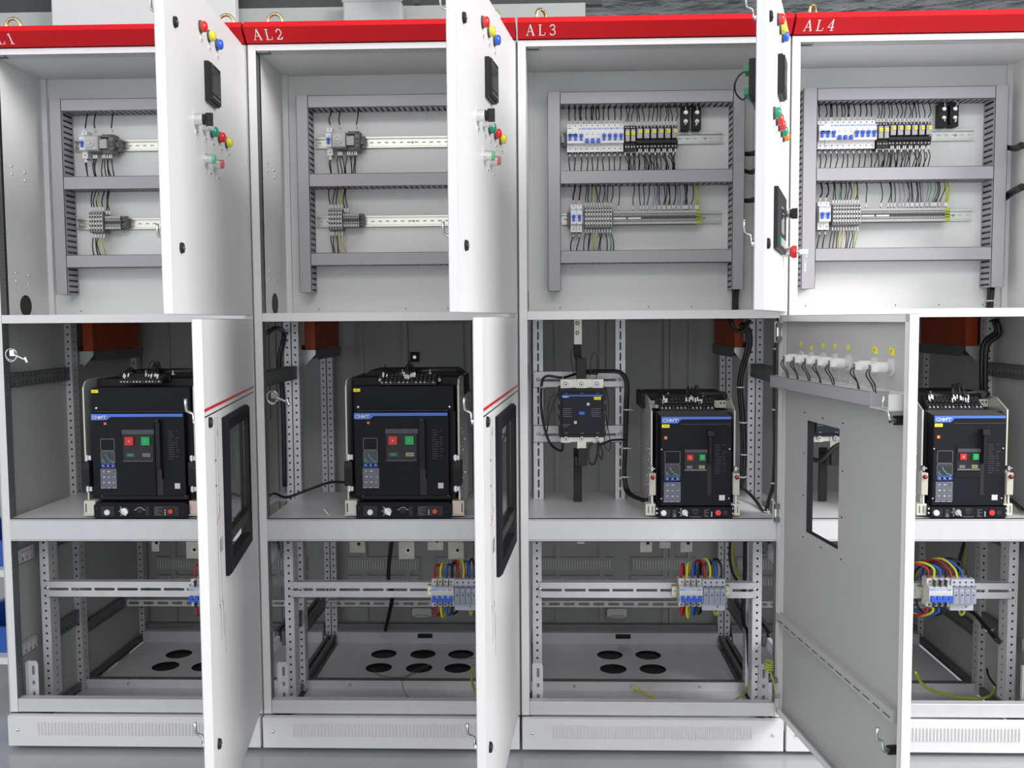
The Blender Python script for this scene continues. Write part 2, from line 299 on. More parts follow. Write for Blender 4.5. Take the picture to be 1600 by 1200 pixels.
HOLES = {0: [(.232, .655), (.384, .655), (.232, .79)], 1: [(.248, .65), (.401, .65), (.546, .65), (.243, .80), (.397, .80), (.546, .80)],
         2: [(.33, .65), (.478, .65), (.328, .80), (.477, .80)], 3: []}
CAB = []
for c in range(4):
    nm = BAY[c]
    desc = ['light grey switchgear cabinet lettered AL1 with its right-hinged doors open at the left edge',
            'light grey switchgear cabinet lettered AL2 with both doors open, second from the left',
            'light grey switchgear cabinet lettered AL3 whose lower door shows its inside',
            'light grey switchgear cabinet lettered AL4 at the right edge with no doors in view'][c]
    R = root('switchgear_cabinet', ((c - 1) * .8, 0, 0), desc, 'electrical cabinet', 'row of switchgear cabinets'); CAB.append(R)
    # front frame (painted edge, perforated returns)
    mb = MB()
    for x0, x1 in ((.003, .0265), (.7735, .797)):
        mb.box(x0, x1, 0, .0015, .1, 2.131, 'paint'); mb.box(x0, x1, .033, .035, .1, 2.131, 'darkst')
        xi, xo = (x1, x0) if x0 < .4 else (x0, x1)
        mb.strip((xi, .0, .1), (0, 0, 1), (0, 1, 0), 2.03, .035, .0125, .0018, .0018, 'darkst'); mb.box(xo - .0005, xo + .0005, 0, .035, .1, 2.131, 'paint')
    mb.build('front_post', R)
    mb = MB(); mb.box(.0265, .7735, .0005, .045, 2.1135, 2.131, 'paint'); mb.strip((.0265, .004, 2.1125), (1, 0, 0), (0, 1, 0), .747, .02, .025, .002, .002, 'galv'); mb.strip((.03, .024, 2.1125), (1, 0, 0), (0, 1, 0), .747, .02, .025, .002, .002, 'galv')
    for x in (.034, .05): screw(mb, x, .02, 2.112, .004, (0, 0, -1))
    mb.box(.03, .065, .004, .03, 2.109, 2.1125, 'darkst'); mb.build('top_beam', R)
    mb = MB(); mb.box(.0265, .7735, .0, .045, 1.3125, 1.338, 'paint'); mb.build('middle_beam', R, bevel=.001)
    mb = MB(); mb.box(.0265, .7735, .0, .03, .10, .142, 'galv'); mb.build('bottom_beam', R, bevel=.0015)
    mb = MB(); mb.box(.0268, .773, .0, .003, .640, .712, 'galv'); mb.box(.0268, .773, .0, .02, .640, .642, 'galv')
    mb.box(.0268, .773, .0, .45, .7095, .712, 'shelfm'); mb.box(.03, .77, .447, .45, .68, .7095, 'galv')
    mb.box(.0268, .7732, -.0006, .0, .7055, .7065, 'darkst'); mb.box(.0268, .7732, -.0006, .0, .6455, .6465, 'darkst')
    for z in (.655, .69): mb.cyl((.036, -.0005, z), (.036, .0005, z), .0018, 'galv', 8)
    mb.build('shelf', R)
    # perforated posts
    post(R, .002, .43, 0.0, 1.31, .0235, .045, 'lr'); post(R, .7745, .43, 0.0, 1.31, .0235, .045, 'lr')
    post(R, .002, .965, 0.0, 1.31, .0225, .045, 'lr'); post(R, .7755, .965, 0.0, 1.31, .0225, .045, 'lr')
    post(R, .036, .145, .09, .64, .029, .06, 'lr'); post(R, .735, .145, .09, .64, .029, .06, 'lr')
    for x in (.006, .782):
        depth_bar(R, x, .037, .43, 1.113, 1.158); depth_bar(R, x, .037, .145, .553, .600, k='galv'); depth_bar(R, x, .037, .145, .258, .297, k='galv')
        depth_bar(R, x, .475, .965, 1.18, 1.225); depth_bar(R, x, .475, .80, .19, .235); depth_bar(R, x, .205, .43, .553, .60); depth_bar(R, x, .035, .965, .0, .03, name='bottom_rail'); depth_bar(R, x, .205, .43, .245, .295)
    for x in (.035, .733):                         # foot brackets by the front posts
        mb = MB(); mb.prism([(x, .1), (x + .033, .1), (x + .033, .235), (x + .028, .245), (x, .245)], .05, .052, 'galv')
        for z, hh in ((.215, .014), (.175, .006), (.14, .006)): mb.box(x + .014, x + .022, .0495, .0502, z - hh, z + hh, 'darkst')
        mb.box(x, x + .002, .037, .052, .1, .245, 'galv'); mb.build('foot_bracket', R)
    # slotted beam that carries the rail
    for (x0, x1, y, z0, z1, k, pitch, hl) in ((.058, .742, .142, .424, .477, 'galv', .079, .034), (.026, .774, .80, .193, .222, 'panel', .0575, .022)):
        mb = MB(); mb.strip((x0, y, z0), (1, 0, 0), (0, 0, 1), x1 - x0, z1 - z0, pitch, hl, .0045 if k == 'galv' else .006, k, 'slot')
        mb.box(x0, x1, y, y + .02, z1 - .0015, z1, k); mb.box(x0, x1, y, y + .02, z0, z0 + .0015, k)
        if k == 'galv': screw(mb, x0 + .002, y, .455, .006, k='chrome'); screw(mb, x1 - .002, y, .455, .006, k='chrome')
        mb.build('slotted_beam', R)
    # floor plates
    mb = MB(); mb.box(.03, .77, .035, .449, .0, .003, 'galv'); mb.box(.026, .774, .449, .452, .0, .033, 'galv')
    for x in (.18, .62): screw(mb, x, .449, .018, .006)
    mb.build('front_pan', R)
    mb = MB(); mb.strip((.026, .455, .03), (1, 0, 0), (0, 1, 0), .748, .028, .025, .003, .003, 'darkst'); mb.box(.026, .774, .484, .486, .0, .03, 'darkst'); mb.build('rear_rail', R)
    mb = MB()
    H = HOLES[c]; xs = sorted({round(h[0], 2) for h in H}); B = (.036, .764, .487, .93, .006)
    rows = [(.487, .725, [h for h in H if h[1] < .72]), (.725, .93, [h for h in H if h[1] >= .72])]
    for (ya, yb, hs) in rows:
        hs = sorted(hs); cuts = [B[0]] + [(a[0] + b[0]) / 2 for a, b in zip(hs, hs[1:])] + [B[1]]
        if not hs: mb.box(B[0], B[1], ya, yb, .004, .006, 'shelfm'); continue
        for h, a, b in zip(hs, cuts, cuts[1:]):
            mb.cell((a, ya, B[4]), (1, 0, 0), (0, 1, 0), b - a, yb - ya, .05, .05, 'shelfm', 'round', cu=h[0] - a, cv=h[1] - ya)
    mb.build('floor_plate', R)
    mb = MB(); mb.box(.03, .77, .93, .96, .0, .05, 'galv'); mb.box(.03, .77, .96, .98, .05, .075, 'darkst'); mb.box(.36, .42, .925, .93, .028, .045, 'black'); mb.build('back_rail', R)
    # rear wall with door seams and louvres
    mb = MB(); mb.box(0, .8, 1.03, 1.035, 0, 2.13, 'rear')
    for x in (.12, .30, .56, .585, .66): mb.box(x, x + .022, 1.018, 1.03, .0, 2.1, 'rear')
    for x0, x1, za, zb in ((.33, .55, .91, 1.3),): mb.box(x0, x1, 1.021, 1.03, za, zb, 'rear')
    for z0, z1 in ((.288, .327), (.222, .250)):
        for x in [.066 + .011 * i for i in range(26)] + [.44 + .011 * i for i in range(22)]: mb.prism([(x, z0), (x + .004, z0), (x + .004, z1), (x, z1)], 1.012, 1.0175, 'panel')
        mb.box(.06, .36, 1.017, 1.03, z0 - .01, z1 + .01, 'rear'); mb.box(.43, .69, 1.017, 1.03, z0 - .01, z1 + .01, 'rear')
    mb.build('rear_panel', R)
    mb = MB(); mb.prism([(.33, .10), (.41, .10), (.41, .127), (.403, .133), (.337, .133), (.33, .127)], .985, .99, 'panel'); mb.box(.345, .395, .97, .986, .10, .106, 'galv'); mb.build('latch_plate', R)
    # upper compartment
    mb = MB(); mb.box(.0268, .773, .045, .30, 2.1130, 2.1155, 'panel'); mb.build('top_panel', R)
    mb = MB(); mb.box(.0268, .773, .297, .300, 1.338, 2.1125, 'panel'); mb.box(.0268, .045, .285, .297, 1.338, 2.1125, 'panel'); mb.box(.755, .773, .285, .297, 1.338, 2.1125, 'panel')
    for x in (.13, .42, .56, .70): mb.cyl((x, .296, 1.352), (x, .298, 1.352), .002, 'black', 8)
    mb.build('mounting_plate', R)
    for x, sgn in ((.0268, 1), (.7722, -1)):
        mb = MB(); mb.box(x, x + .001, .045, .297, 1.338, 2.1125, 'panel')
        xi = x + (.001 if sgn > 0 else 0)
        if not (c == 2):
            for y, z in [(.09, 1.80), (.09, 1.775), (.165, 1.79), (.165, 1.765), (.09, 1.47), (.09, 1.445), (.165, 1.465), (.165, 1.44)]: screw(mb, xi, y, z, .005, (sgn, 0, 0), 'chrome')
        mb.cyl((xi - .0005 * sgn, .14, 1.368), (xi + .001 * sgn, .14, 1.368), .034, 'black', 24)
        mb.build('side_panel', R)
    mb = MB(); mb.box(.0268, .773, .045, .297, 1.3355, 1.338, 'panel'); mb.build('compartment_floor', R)
    # roof, outer sides
    mb = MB(); mb.box(.003, .797, .035, 1.035, 2.117, 2.131, 'paint'); mb.build('roof', R)
    if c == 0: mb = MB(); mb.box(.0, .0025, .0, 1.035, .0, 2.131, 'doorin'); mb.build('side_wall', R)
    if c == 3: mb = MB(); mb.box(.798, .80, .0, 1.035, .0, 2.131, 'doorin'); mb.build('side_wall', R)
    # red header
    mb = MB(); prof = [(-.010, 2.134), (-.045, 2.169), (-.036, 2.186), (.10, 2.186), (.10, 2.134)]
    n = len(prof); vs = [(.0035, y, z) for y, z in prof] + [(.7965, y, z) for y, z in prof]
    mb.add(vs, [tuple(range(n)), tuple(range(n, 2 * n))[::-1]] + [(i, n + i, n + (i + 1) % n, (i + 1) % n) for i in range(n)], 'red')
    hd = mb.build('red_header', R)
    e1 = Vector((0, -.035, .035)).normalized(); nn = Vector((0, -e1.z, e1.y)); nn = -Vector((0, e1.z, -e1.y)) ; org = Vector((0, -.010, 2.134))
    F = lambda a, b, y: tuple(org + Vector((a, 0, 0)) + e1 * b + Vector((0, -e1.z, e1.y)) * 0 + Vector((0, -.7071, -.7071)) * y)
    mb = MB()
    for ch, x0, x1 in (('A', .029, .052), ('L', .064, .084), (str(c + 1), .096, .115)):
        for wgt, pts in SER[ch]: stroke(mb, [(x0 + a * (x1 - x0), .009 + b * .032) for a, b in pts], .0030 * wgt, .0, 'lett', F, .0009)
    mb.build('lettering', hd)
    for x in (.073, .725):
        mb = MB(); ang = 0 if c < 2 else .9
        if x > .5 and c == 3: ang = .4
        ring = [(x + .022 * math.sin(t) * math.cos(ang), .05 + .022 * math.sin(t) * math.sin(ang), 2.212 + .022 * math.cos(t)) for t in [2 * PI * i / 16 for i in range(17)]]
        mb.tube(ring, .005, 'gold', 8, 2); mb.cyl((x, .05, 2.184), (x, .05, 2.192), .012, 'gold', 12); mb.build('lifting_eye', R)
    # plinth
    mb = MB(); mb.box(.004, .796, -.022, .0, .0, .096, 'paint')
    for x in (.035, .765): screw(mb, x, -.022, .052, .006, k='chrome')
    pl = mb.build('base_panel', R, bevel=.0015)
    mb = MB(); nL = 58
    for i in range(nL):
        x = .098 + (.60 / (nL - 1)) * i
        mb.add([(x, -.0222, .036), (x + .0055, -.0222, .036), (x + .0055, -.0222, .078), (x, -.0222, .078), (x + .0012, -.0265, .038), (x + .004, -.0255, .038), (x + .004, -.0255, .076), (x + .0012, -.0265, .076)],
               [(4, 5, 6, 7), (0, 1, 5, 4), (1, 2, 6, 5), (2, 3, 7, 6), (3, 0, 4, 7)], 'paint')
    mb.build('louvres', pl)
    mb = MB(); mb.box(.03, .77, .01, .9, -.014, .0, 'black'); mb.build('dark_gap_block', R)  # block added under the base; its black stands for the shaded gap
    if c in (0, 2):   # hinge plates and bolts on the frame
        pass
for k in (1, 2, 3):   # dark seams between cabinets are real gaps; a dark strip sits behind them
    mb = MB(); mb.box(-.0028, .0028, .02, .03, .1, 2.13, 'darkst'); mb.build('seam_strip', CAB[k])

# ---------------------------------------------------------------- doors
def door_tray(name, parent, phi, z0, z1, hole=None):
    W = .778
    o = bpy.data.objects.new(name, None)
    mb = MB(); a = (1, 0, 0); b = (0, 0, 1)
    def sheet(n, k, flip=False):
        if not hole: mb.quad((0, n, z0), (W, n, z0), (W, n, z1), (0, n, z1), k); return
        h0, h1, v0, v1 = hole
        for (s0, s1, t0, t1) in ((0, h0, z0, z1), (h1, W, z0, z1), (h0, h1, z0, v0), (h0, h1, v1, z1)): mb.quad((s0, n, t0), (s1, n, t0), (s1, n, t1), (s0, n, t1), k)
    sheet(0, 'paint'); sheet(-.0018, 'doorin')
    if hole:
        h0, h1, v0, v1 = hole
        mb.box(h0 - .0005, h0, -.0018, 0, v0, v1, 'black'); mb.box(h1, h1 + .0005, -.0018, 0, v0, v1, 'black'); mb.box(h0, h1, -.0018, 0, v0 - .0005, v0, 'black'); mb.box(h0, h1, -.0018, 0, v1, v1 + .0005, 'black')
    d = .022
    mb.box(0, .0016, -d, 0, z0, z1, 'paint'); mb.box(W - .0016, W, -d, 0, z0, z1, 'paint'); mb.box(0, W, -d, 0, z0, z0 + .0016, 'paint'); mb.box(0, W, -d, 0, z1 - .0016, z1, 'paint')
    l = .018
    mb.box(W - l, W, -d, -d + .0016, z0, z1, 'paint'); mb.box(0, l, -d, -d + .0016, z0, z1, 'paint'); mb.box(0, W, -d, -d + .0016, z0, z0 + l, 'paint'); mb.box(0, W, -d, -d + .0016, z1 - l, z1, 'paint')
    me = mb.build(name, parent, (.8 + HX, -.004, 0)); me.rotation_euler[2] = phi - PI / 2
    return me
def lock(D, s, z, inner=True):
    mb = MB(); mb.cyl((s, 0, z), (s, .006, z), .013, 'black', 20, .0115); mb.cyl((s, .006, z), (s, .0075, z), .007, 'bgrey', 14); mb.box(s - .005, s + .005, .007, .009, z - .0012, z + .0012, 'steel')
    mb.cyl((s, -.003, z), (s, -.024, z), .011, 'black', 14); mb.cyl((s, -.024, z), (s, -.034, z), .007, 'chrome', 12)
    mb.tube([(s, -.034, z), (s - .004, -.036, z + .02), (s - .002, -.05, z + .028), (s + .004, -.05, z + .055)], .0035, 'chrome', 6, 2)
    mb.build('door_lock', D)
def lamp(D, s, z, k, name='indicator_lamp', rear=True):
    mb = MB(); mb.cyl((s, 0, z), (s, .005, z), .0155, 'bgrey', 18, .0145); mb.cyl((s, .005, z), (s, .012, z), .0135, k, 18); mb.dome((s, .012, z), (0, 1, 0), .0135, .007, k, 14, 4)
    mb.build(name, D)
def plate_tag(D, s, z, w=.026, h=.010, n=.0004, k='white', name='name_tag'):
    mb = MB(); mb.box(s - w / 2, s + w / 2, 0, n + .0008, z - h / 2, z + h / 2, k)
    for i in range(3): mb.box(s - w * .3 + i * w * .22, s - w * .3 + i * w * .22 + w * .13, n + .0008, n + .0011, z - h * .2, z + h * .2, 'bline')
    mb.build(name, D)
def push(D, s, z, k, lab='push_button'):
    mb = MB(); mb.cyl((s, 0, z), (s, .006, z), .0145, 'chrome', 18); mb.cyl((s, .006, z), (s, .020, z), .0125, 'chrome', 18); mb.cyl((s, .020, z), (s, .026, z), .011, k, 18)
    mb.build(lab, D)
def meter(D, s0, s1, z0, z1):
    mb = MB(); mb.prism([(s0, z0), (s1, z0), (s1, z1), (s0, z1)], .0, .012, 'black', lambda a, b, y: (a, y, b)); 
    f = lambda a, b, y: (a, y, b); mb.box(s0 + .003, s1 - .003, .012, .017, z0 + .003, z1 - .003, 'black'); mb.box(s0 + .010, s1 - .010, .017, .0174, z0 + .022, z1 - .012, 'lcd')
    for i in range(4): x = s0 + .018 + i * .018; mb.box(x, x + .009, .017, .0182, z0 + .009, z0 + .015, 'bline')
    mb.box(s1 - .024, s1 - .010, .017, .0175, z1 - .009, z1 - .006, 'bline')
    mb.box(s0 + .004, s1 - .004, -.07, .0, z0 + .004, z1 - .004, 'black')
    for z in (z0 + .02, z1 - .02): mb.box(s0 + .012, s1 - .03, -.085, -.07, z - .008, z + .008, 'grn')
    mb.build('power_meter', D, bevel=.001)
for c in range(3):
    D = door_tray('upper_door', CAB[c], DOORS_U[c], 1.331, 2.121)
    for z in (1.984, 1.482): lock(D, .705, z)
    for s, k in ((.492, 'lr'), (.414, 'ly'), (.337, 'lb')): lamp(D, s, 2.037, k); plate_tag(D, s - .012, 2.0085)
    meter(D, .366, .464, 1.866, 1.963)
    if c < 2:
        mb = MB(); s, z = .560, 1.799; mb.cyl((s, 0, z), (s, .02, z), .0145, 'chrome', 18); mb.cyl((s, .02, z), (s, .026, z), .0125, 'black', 18); mb.box(s - .005, s + .005, .026, .042, z - .015, z + .015, 'black'); mb.build('selector_switch', D)
        mb = MB(); s = .487; mb.cyl((s, 0, z), (s, .016, z), .0135, 'chrome', 18); mb.cyl((s, .016, z), (s, .024, z), .012, 'offw', 18); mb.build('push_button', D)
        for s, k in ((.412, 'lg'), (.336, 'lr'), (.261, 'ly')): lamp(D, s, 1.798, k)
        for s in (.548, .465, .392, .313, .236): plate_tag(D, s, 1.770)
        for s, k in ((.480, 'pbg'), (.400, 'pbr')): push(D, s, 1.718, k); plate_tag(D, s - .05, 1.690)
    else:
        for s, k in ((.575, 'lg'), (.497, 'lr'), (.419, 'lr'), (.335, 'lg'), (.262, 'lo')): lamp(D, s, 1.797, k); plate_tag(D, s - .01, 1.768)
        plate_tag(D, .36, 1.857)
        mb = MB(); s0, s1, z0, z1 = .235, .535, 1.484, 1.632
        mb.box(s0, s1, 0, .010, z0, z1, 'black'); mb.box(s0 + .09, s1 - .12, .010, .0106, z0 + .045, z1 - .035, 'lcd')
        mb.box(s0 + .09, s1 - .13, .0107, .0112, z0 + .05, z0 + .053, 'spdl')
        for i in range(5): mb.box(s0 + .1, s0 + .10 + .03 + .012 * (i % 3), .0107, .0111, z0 + .06 + i * .009, z0 + .063 + i * .009, 'spdl')
        for i in range(4): mb.box(s0 + .05 + i * .055, s0 + .072 + i * .055, .010, .0135, z0 + .012, z0 + .032, ['offw', 'offw', 'offw', 'grnp'][i])
        mb.box(s0 - .0, s1, .0, .003, z0, z1, 'bgrey'); mb.build('control_panel', D, bevel=.001)
        mb = MB(); s, z = .20, 1.598; mb.cyl((s, 0, z), (s, .016, z), .015, 'chrome', 18); mb.cyl((s, .016, z), (s, .022, z), .0125, 'black', 16); mb.box(s - .006, s + .006, .022, .037, z - .014, z + .014, 'black'); mb.build('selector_switch', D); plate_tag(D, .19, 1.570)
        mb = MB(); z = 1.494; mb.cyl((s, 0, z), (s, .018, z), .0145, 'chrome', 18); mb.cyl((s, .018, z), (s, .026, z), .012, 'redp', 18, .018); mb.cyl((s, .026, z), (s, .036, z), .018, 'redp', 18, .016)
        es = mb.build('emergency_stop', D); mb = MB(); mb.cyl((s, .036, z), (s, .044, z), .006, 'chrome', 12); mb.box(s - .001, s + .001, .044, .066, z - .007, z + .007, 'chrome')
        mb.tube([(s, .060, z), (s, .062, z - .012), (s + .003, .060, z - .02)], .0012, 'chrome', 5, 2); mb.box(s + .001, s + .003, .055, .064, z - .030, z - .019, 'steel'); mb.box(s + .001, s + .003, .057, .061, z - .055, z - .03, 'chrome'); mb.build('key', es); plate_tag(D, .19, 1.458)
    if c == 2:   # interlock clip on the inner edge
        pass
    # lower doors
    hole = (.205, .545, .70, 1.065) if c < 2 else (.171, .384, .7105, 1.026)
    D = door_tray('lower_door', CAB[c], DOORS_L[c], .118, 1.321, hole)
    for z in (1.084, .328): lock(D, .722, z)
    mb = MB(); mb.box(.001, .777, 0, .0006, 1.1125, 1.1195, 'redp'); mb.box(.001, .777, 0, .0006, 1.0995, 1.1025, 'black'); mb.build('stripe', D)
    if c < 2:
        mb = MB(); o = (.190, .562, .684, 1.079)
        ring = lambda a0, a1, b0, b1, y, A0, A1, B0, B1, y2, k: [mb.add([(a0, y, b0), (a1, y, b0), (a1, y, b1), (a0, y, b1), (A0, y2, B0), (A1, y2, B0), (A1, y2, B1), (A0, y2, B1)], [(0, 1, 5, 4), (1, 2, 6, 5), (2, 3, 7, 6), (3, 0, 4, 7)], k)]
        ring(*o, .0, .190, .562, .684, 1.079, .008, 'bface'); ring(*o, .008, .196, .556, .690, 1.073, .015, 'bface'); ring(.196, .556, .690, 1.073, .015, .224, .528, .718, 1.045, .013, 'bface')
        ring(.224, .528, .718, 1.045, .013, .224, .528, .718, 1.045, -.012, 'black')
        mb.box(.224, .528, -.006, .012, .765, .790, 'black'); fr = mb.build('window_frame', D)
        mb = MB(); mb.box(.224, .528, -.001, .001, .790, 1.045, 'glass'); mb.build('window_pane', D)
        # printed single-line diagram
        mb = MB(); t = .0006
        for s in (.655, .625): mb.box(s, s + .0012, 0, t, .72, 1.09, 'bline')
        mb.box(.588, .5892, 0, t, .50, .60, 'bline')
        for z in (.985, .925): mb.box(.650, .664, 0, t, z, z + .004, 'black')
        stroke(mb, [(.662, .835), (.608, .865)], .003, 0, 'redp', lambda a, b, y: (a, y, b), t)
        f = lambda a, b, y: (a, y, b)
        for s in (.626, .612, .598):
            for k in range(8):
                a0, a1 = 2 * PI * k / 8, 2 * PI * (k + 1) / 8; stroke(mb, [(s + .005 * math.cos(a0), .775 + .018 * math.sin(a0)), (s + .005 * math.cos(a1), .775 + .018 * math.sin(a1))], .0012, 0, 'bline', f, t)
        for s in (.655, .62):
            stroke(mb, [(s, .72), (s, .655), (s - .012, .62), (s - .012, .55)], .0012, 0, 'bline', f, t); stroke(mb, [(s, .64), (s - .014, .625)], .002, 0, 'black', f, t)
        stroke(mb, [(.632, 1.045), (.622, 1.06), (.618, 1.04)], .0012, 0, 'bline', f, t); stroke(mb, [(.632, .87), (.622, .90), (.632, .90)], .0012, 0, 'bline', f, t)
        mb.build('line_diagram', D)
    else:
        h0, h1, v0, v1 = hole; mb = MB()
        for q in ((h0 - .02, h0, v0 - .02, v1 + .02), (h1, h1 + .02, v0 - .02, v1 + .02), (h0, h1, v0 - .02, v0), (h0, h1, v1, v1 + .02)): mb.box(q[0], q[1], .0, .016, q[2], q[3], 'bface')
        mb.build('window_frame', D)
        mb = MB()   # stiffening rib and lower return
        mb.box(.0, .742, -.024, -.0018, .398, .426, 'doorin')
        for i in range(14): mb.box(.02 + i * .052, .055 + i * .052, -.0245, -.0235, .406, .4085, 'black')
        mb.build('stiffener', D)
        mb = MB()
        for s, z in ((.15, 1.046), (.277, 1.043), (.405, 1.043), (.148, .93), (.148, .81), (.148, .69), (.407, .92), (.407, .80), (.407, .69), (.277, .69)): mb.cyl((s, -.0018, z), (s, -.0035, z), .0022, 'black', 8)
        for s in (.17, .235, .31, .375, .44): pass
        mb.build('screw_holes', D)
        mb = MB(); mb.box(.0, .770, -.005, -.0018, 1.105, 1.147, 'offw')
        mb.box(.0, .655, -.05, -.048, 1.109, 1.144, 'duct'); mb.box(.0, .655, -.05, -.003, 1.142, 1.144, 'offw'); mb.box(.0, .655, -.05, -.003, 1.109, 1.111, 'duct')
        mb.box(.655, .745, -.05, -.003, 1.107, 1.109, 'offw'); mb.box(.655, .657, -.005, -.05, 1.109, 1.144, 'duct')
        mb.box(.745, .747, -.05, -.003, 1.109, 1.144, 'offw')
        for z in (1.1125, 1.140): mb.cyl((.70, -.006, z), (.70, -.005, z), .003, 'chrome', 8)
        mb.build('door_duct', D)
        for i, s in enumerate((.12, .195, .277, .352, .433, .578, .661)):
            mb = MB(); z = 1.199; mb.cyl((s, -.0018, z), (s, -.006, z), .021, 'offw', 20); mb.cyl((s, -.006, z), (s, -.016, z), .0115, 'offw', 16); mb.cyl((s, -.016, z), (s, -.040, z), .0125, 'white', 16); mb.box(s - .009, s + .009, -.052, -.040, z - .009, z + .009, 'white')
            for q in range(3): mb.box(s - .0132, s - .008, -.036 + q * .006, -.033 + q * .006, z - .006, z + .006, 'black')
            for j in range(3): mb.box(s - .003 + j * .0045 - .006, s - .001 + j * .0045 - .006, -.0525, -.046, z - .006, z + .006, 'black')
            for q in range(4): mb.box(s - .0135, s - .012, -.018 - q * .006, -.015 - q * .006, z - .007, z + .007, 'black')
            mb.build('lamp_rear', D)
            mb = MB(); mb.cyl((s - .004, -.0018, 1.238 - .008 * (i == 1)), (s - .004, -.003, 1.238 - .008 * (i == 1)), .0075, 'yel', 10)
            if i > 4: mb.box(s - .004, s + .012, -.003, -.0018, 1.227, 1.241, 'yel')
            mb.box(s - .006, s - .003, -.0032, -.003, 1.236, 1.2385, 'black'); mb.build('yellow_tag', D)
            for j in range(2):
                mb = MB(); q = s - .006 + j * .009; mb.tube([(q, -.055, z - .004), (q + .001, -.060 + .004 * j, z - .018), (q + (.004 if (i + j) % 2 else -.003), -.045, z - .038), (q, -.04, 1.142)], .0016, 'wireb', 5, 4); mb.build('wire', D)
        mb = MB(); 
        for i in range(14):
            mb.box(.14 + i * .034, .143 + i * .034, -.0045, -.0018, 1.158 if i < 9 else 1.150, 1.161 if i < 9 else 1.153, 'white')
        mb.build('stud_row', D)
        for z0 in (1.245, .705):
            mb = MB()
            for dz in (0, .04): mb.box(.006, .020, -.036, -.022, z0 + dz, z0 + dz + .014, 'darkst'); mb.cyl((.013, -.037, z0 + dz + .007), (.013, -.036, z0 + dz + .007), .003, 'black', 8)
            mb.cyl((.006, -.030, z0 + .006), (.006, -.030, z0 + .048), .006, 'chrome', 12); mb.box(-.012, .002, -.034, -.030, z0 - .004, z0 + .058, 'offw'); mb.build('hinge', D)
        mb = MB()
        for z in (.215,): mb.box(.006, .020, -.036, -.022, z, z + .014, 'darkst')
        mb.build('hinge_clip', D); mb = MB(); mb.cyl((.03, -.02, .18), (.03, -.035, .18), .006, 'chrome', 10, .009)
        mb.build('earth_stud', D)
        mb = MB(); pts = []
        for i in range(37): t = i / 9 * 2 * PI; pts.append((.004 + (.017 - i * .0002) * math.cos(t), -.045 + .012 * math.sin(t), .278 - i * .0009))
        mb.tube(pts, .0022, 'wyg', 6, 1); mb.tube([pts[-1], (.02, -.04, .235), (.03, -.034, .195), (.03, -.03, .182)], .0018, 'wyg', 6, 3); mb.tube([pts[0], (-.012, -.04, .265), (-.012, -.03, .23)], .0018, 'wyg', 6, 3)
        mb.build('earth_wire', D)

# ================================================================= UPPER COMPARTMENTS
YF, YB = .215, .2965
def duct(x0, x1, z0, z1, vert, label, sides=(1, 1)):
    r = root('cable_duct', ((x0 + x1) / 2, YB, z0), label, 'cable duct', 'slotted cable ducts')
    ox, oz = -(x0 + x1) / 2, -z0; mb = MB(Matrix.Translation((ox, -YB, oz))); yb = YB; d = yb - YF - .006
    if vert:
        for x in (x0 + .001, x1 - .001): mb.strip((x, YF + .006, z0), (0, 0, 1), (0, 1, 0), z1 - z0, d, .0185, .0035, d * .40, 'duct', 'slot')
        mb.box(x0 + .001, x1 - .001, yb - .0012, yb, z0, z1, 'duct')
    else:
        for z in (z0 + .001, z1 - .001): mb.strip((x0, YF + .006, z), (1, 0, 0), (0, 1, 0), x1 - x0, d, .0185, .0035, d * .40, 'duct', 'slot')
        mb.box(x0, x1, yb - .0012, yb, z0 + .001, z1 - .001, 'duct')
    mb.build('duct_body', r)
    mb = MB(Matrix.Translation((ox, -YB, oz))); e = .0035
    mb.box(x0 + e, x1 - e, YF + .008, yb - .003, z0 + e, z1 - e, 'wireb'); mb.build('dark_wire_core', r)  # solid black core for the packed wires, added to darken the slots
    mb = MB(Matrix.Translation((ox, -YB, oz))); mb.box(x0, x1, YF, YF + .0015, z0, z1, 'duct')
    if vert: mb.box(x0, x0 + .0012, YF, YF + .008, z0, z1, 'duct'); mb.box(x1 - .0012, x1, YF, YF + .008, z0, z1, 'duct')
    else: mb.box(x0, x1, YF, YF + .008, z0, z0 + .0012, 'duct'); mb.box(x0, x1, YF, YF + .008, z1 - .0012, z1, 'duct')
    mb.build('duct_cover', r)
DX = {0: (.088, .127, .676, .716), 1: (.089, .127, .676, .716), 2: (.091, .131, .675, .712), 3: (.094, .137, .687, .727)}
